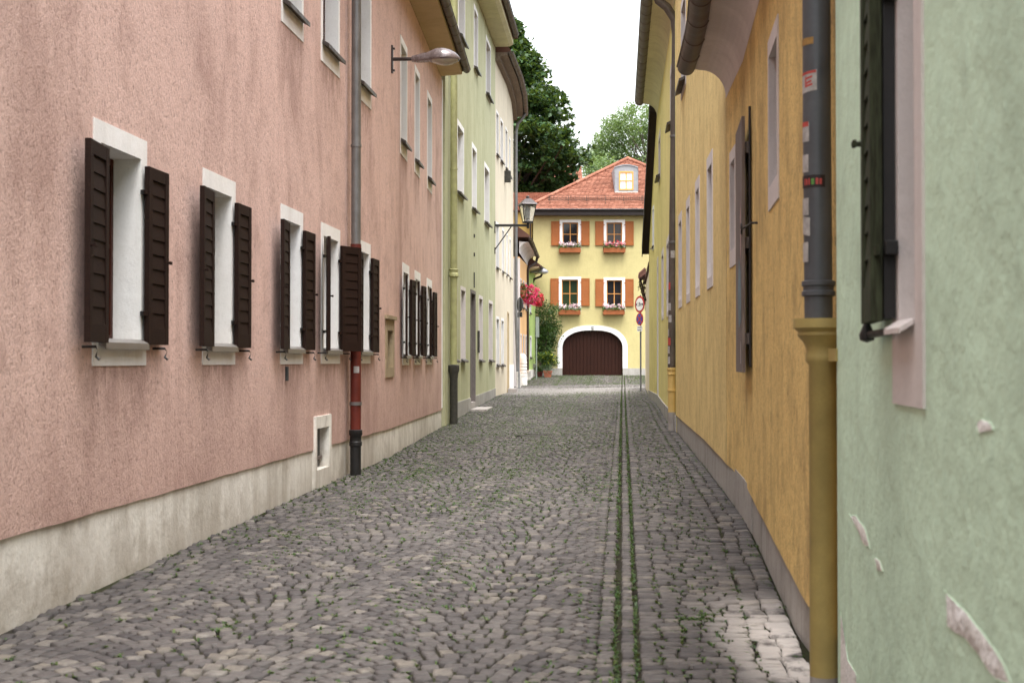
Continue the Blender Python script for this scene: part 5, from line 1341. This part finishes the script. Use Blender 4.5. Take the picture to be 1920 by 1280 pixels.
# loose steps
c, c_b = at(880, 770, 36.6), at(915, 769, 36.6)
mb = MB(); g0 = gz(-.9, 37.2)
mb.wbox(GW, 36.9, 38.8, g0-.02, g0+.045, .04, .50); st = mb.build('door_slab', M['slab'], None, False, .008); tag(st, 'flat stone slab on the cobbles before the grey door of the yellow-green house', 'step')
mb = MB(); g0 = gz(0.1, 50.2); mb.wbox(CW, 49.7, 50.9, g0-.05, g0+.14, .035, .33); st = mb.build('door_step', M['slab'], None, False, .01); tag(st, 'small stone step before the brown door of the cream house', 'step')

# ------------------------------------------------------------------ trees
def tree(name, label, base, h_trunk, r_trunk, clumps, leafn, lsz, mat, bark, flat=.6):
    r = thing(name, label, 'tree', base); mb = MB(); base = Vector(base)
    zs = [c[0].z for c in clumps]; top = max(zs)
    tp = [base + Vector((random.gauss(0,.12)*k, random.gauss(0,.12)*k, (top-base.z)*k/6)) for k in range(6)]
    mb.tube(tp, [r_trunk*(1-k/6.5) for k in range(6)], 10)
    for c, rad in random.sample(clumps, min(len(clumps), 60)):
        k = min(4.5, max(.8, ((c.z - base.z) * .72) / ((top-base.z)/6))); i = int(k); a = tp[i].lerp(tp[min(5, i+1)], k-i)
        m = a.lerp(c, .5) + Vector((random.gauss(0,.3), random.gauss(0,.3), random.uniform(-.1,.5))); rr = r_trunk*.28
        mb.tube([a, m, c], [rr, rr*.6, rr*.2], 6)
    mb.build('trunk', bark, r, True)
    P = []
    for c, rad in clumps:
        n_ = int(leafn * (rad ** 1.6)); d = RNG.normal(0, 1, (n_, 3)); d /= np.linalg.norm(d, axis=1)[:,None]
        d *= RNG.uniform(.25, 1, (n_,1)) ** .6 * rad * RNG.uniform(.7,1.25,(n_,1)); d[:,2] *= flat; d[:,2] -= .12*(d[:,0]**2 + d[:,1]**2)/max(.3,rad)
        P.append(d + np.array(c))
    P = np.concatenate(P); leaf_cloud('crown', P, RNG.uniform(*lsz, len(P)), mat, r, .55, .75)
    return r
# dark maple: crown outline followed row by row
Yt = 86.0; out = [(40,950),(60,968),(75,985),(100,1006),(130,1035),(150,1034),(165,1050),(180,1060),(200,1078),(225,1072),(245,1090),(262,1116),(285,1112),(305,1112),(330,1094),(350,1060),(366,1030)]
cl = []
for i in range(760):
    py = random.uniform(45, 372); edge = float(np.interp(py, [o_[0] for o_ in out], [o_[1] for o_ in out]))
    ax_px = 955 if py < 200 else lerp(955, 975, (py-200)/170); half = (edge - ax_px) / F * Yt
    rad = random.choice((.35,.5,.65,.8,.95)); half = max(.3, half - rad * .55) * random.choice((.75, .95, 1, 1.0, 1.10))
    th = random.uniform(0, 6.283); rr = half * math.sqrt(random.uniform(.25, 1))
    c0 = at(ax_px, py, Yt); cl.append((Vector((c0.x + rr*math.cos(th), Yt + rr*math.sin(th)*.9, c0.z)), rad))
tree('maple_tree', 'tall dense dark green maple rising behind the cream house', (-.6, Yt, gz(-.6, 80)), 5, .45, cl, 120, (.09,.22), M['maple'], M['bark'], .55)
Yt = 112.0; cl = []
for i in range(230):
    px = random.uniform(1105, 1330); mid = 1215
    t_ = (px - mid) / 112; topy = 192 + 95 * abs(t_) ** 1.9; py = random.uniform(topy, 360)
    if px < 1130 and py < 235: continue
    c0 = at(px, py, Yt + random.uniform(-3.5, 3.5)); cl.append((c0, random.uniform(.6, 1.25)))
tree('birch_tree', 'airy pale green birch behind the red roof of the yellow house', (at(1215,400,Yt).x, Yt, .9), 6, .3, cl, 150, (.07,.13), M['birch'], M['barkgrey'], .75)
# low pale bush crowns between the two trees
cl = [(at(random.uniform(1098,1150), random.uniform(300,345), 106 + random.uniform(-2,2)), random.uniform(.6,1.1)) for _ in range(26)]
tree('garden_tree', 'low pale green garden tree showing over the roof between maple and birch', (at(1120,400,106).x, 106, .9), 4, .2, cl, 90, (.07,.13), M['birch'], M['barkgrey'], .8)

# ------------------------------------------------------------------ light, camera
wd = bpy.data.worlds.new('World'); S.world = wd; wd.use_nodes = True; nt = wd.node_tree
bg = nt.nodes['Background']; sky = nt.nodes.new('ShaderNodeTexSky'); sky.sky_type = 'NISHITA'; sky.sun_disc = False
sun_dir = Vector((.07, -.36, 1.1)).normalized()
sky.sun_elevation = math.asin(sun_dir.z); sky.sun_rotation = math.atan2(sun_dir.x, sun_dir.y)
sky.air_density = 1.6; sky.dust_density = 5.0; sky.ozone_density = 1.0
hs_ = nt.nodes.new('ShaderNodeHueSaturation'); hs_.inputs['Saturation'].default_value = .28
nt.links.new(sky.outputs[0], hs_.inputs['Color']); nt.links.new(hs_.outputs[0], bg.inputs['Color']); bg.inputs['Strength'].default_value = .15
sl_ = bpy.data.lights.new('Sun', 'SUN'); sl_.energy = 1.2; sl_.angle = math.radians(35); sl_.color = (1, .98, .95)
so = bpy.data.objects.new('Sun', sl_); COL.objects.link(so); so.rotation_euler = sun_dir.to_track_quat('Z', 'Y').to_euler(); so.location = (0, 0, 30)
cam = bpy.data.cameras.new('Camera'); co = bpy.data.objects.new('Camera', cam); COL.objects.link(co)
co.location = (0, 0, EYE); co.rotation_euler = (math.pi/2 + PITCH, 0, 0)
cam.sensor_width = 36; cam.lens = F / 1920 * 36; cam.clip_end = 2000; cam.clip_start = .05
cam.dof.use_dof = True; cam.dof.focus_distance = 38; cam.dof.aperture_fstop = 4.5
S.camera = co
S.view_settings.view_transform = 'Standard'; S.view_settings.look = 'None'; S.view_settings.exposure = 1.84; S.view_settings.gamma = 1
S.cycles.max_bounces = 8; S.cycles.diffuse_bounces = 5
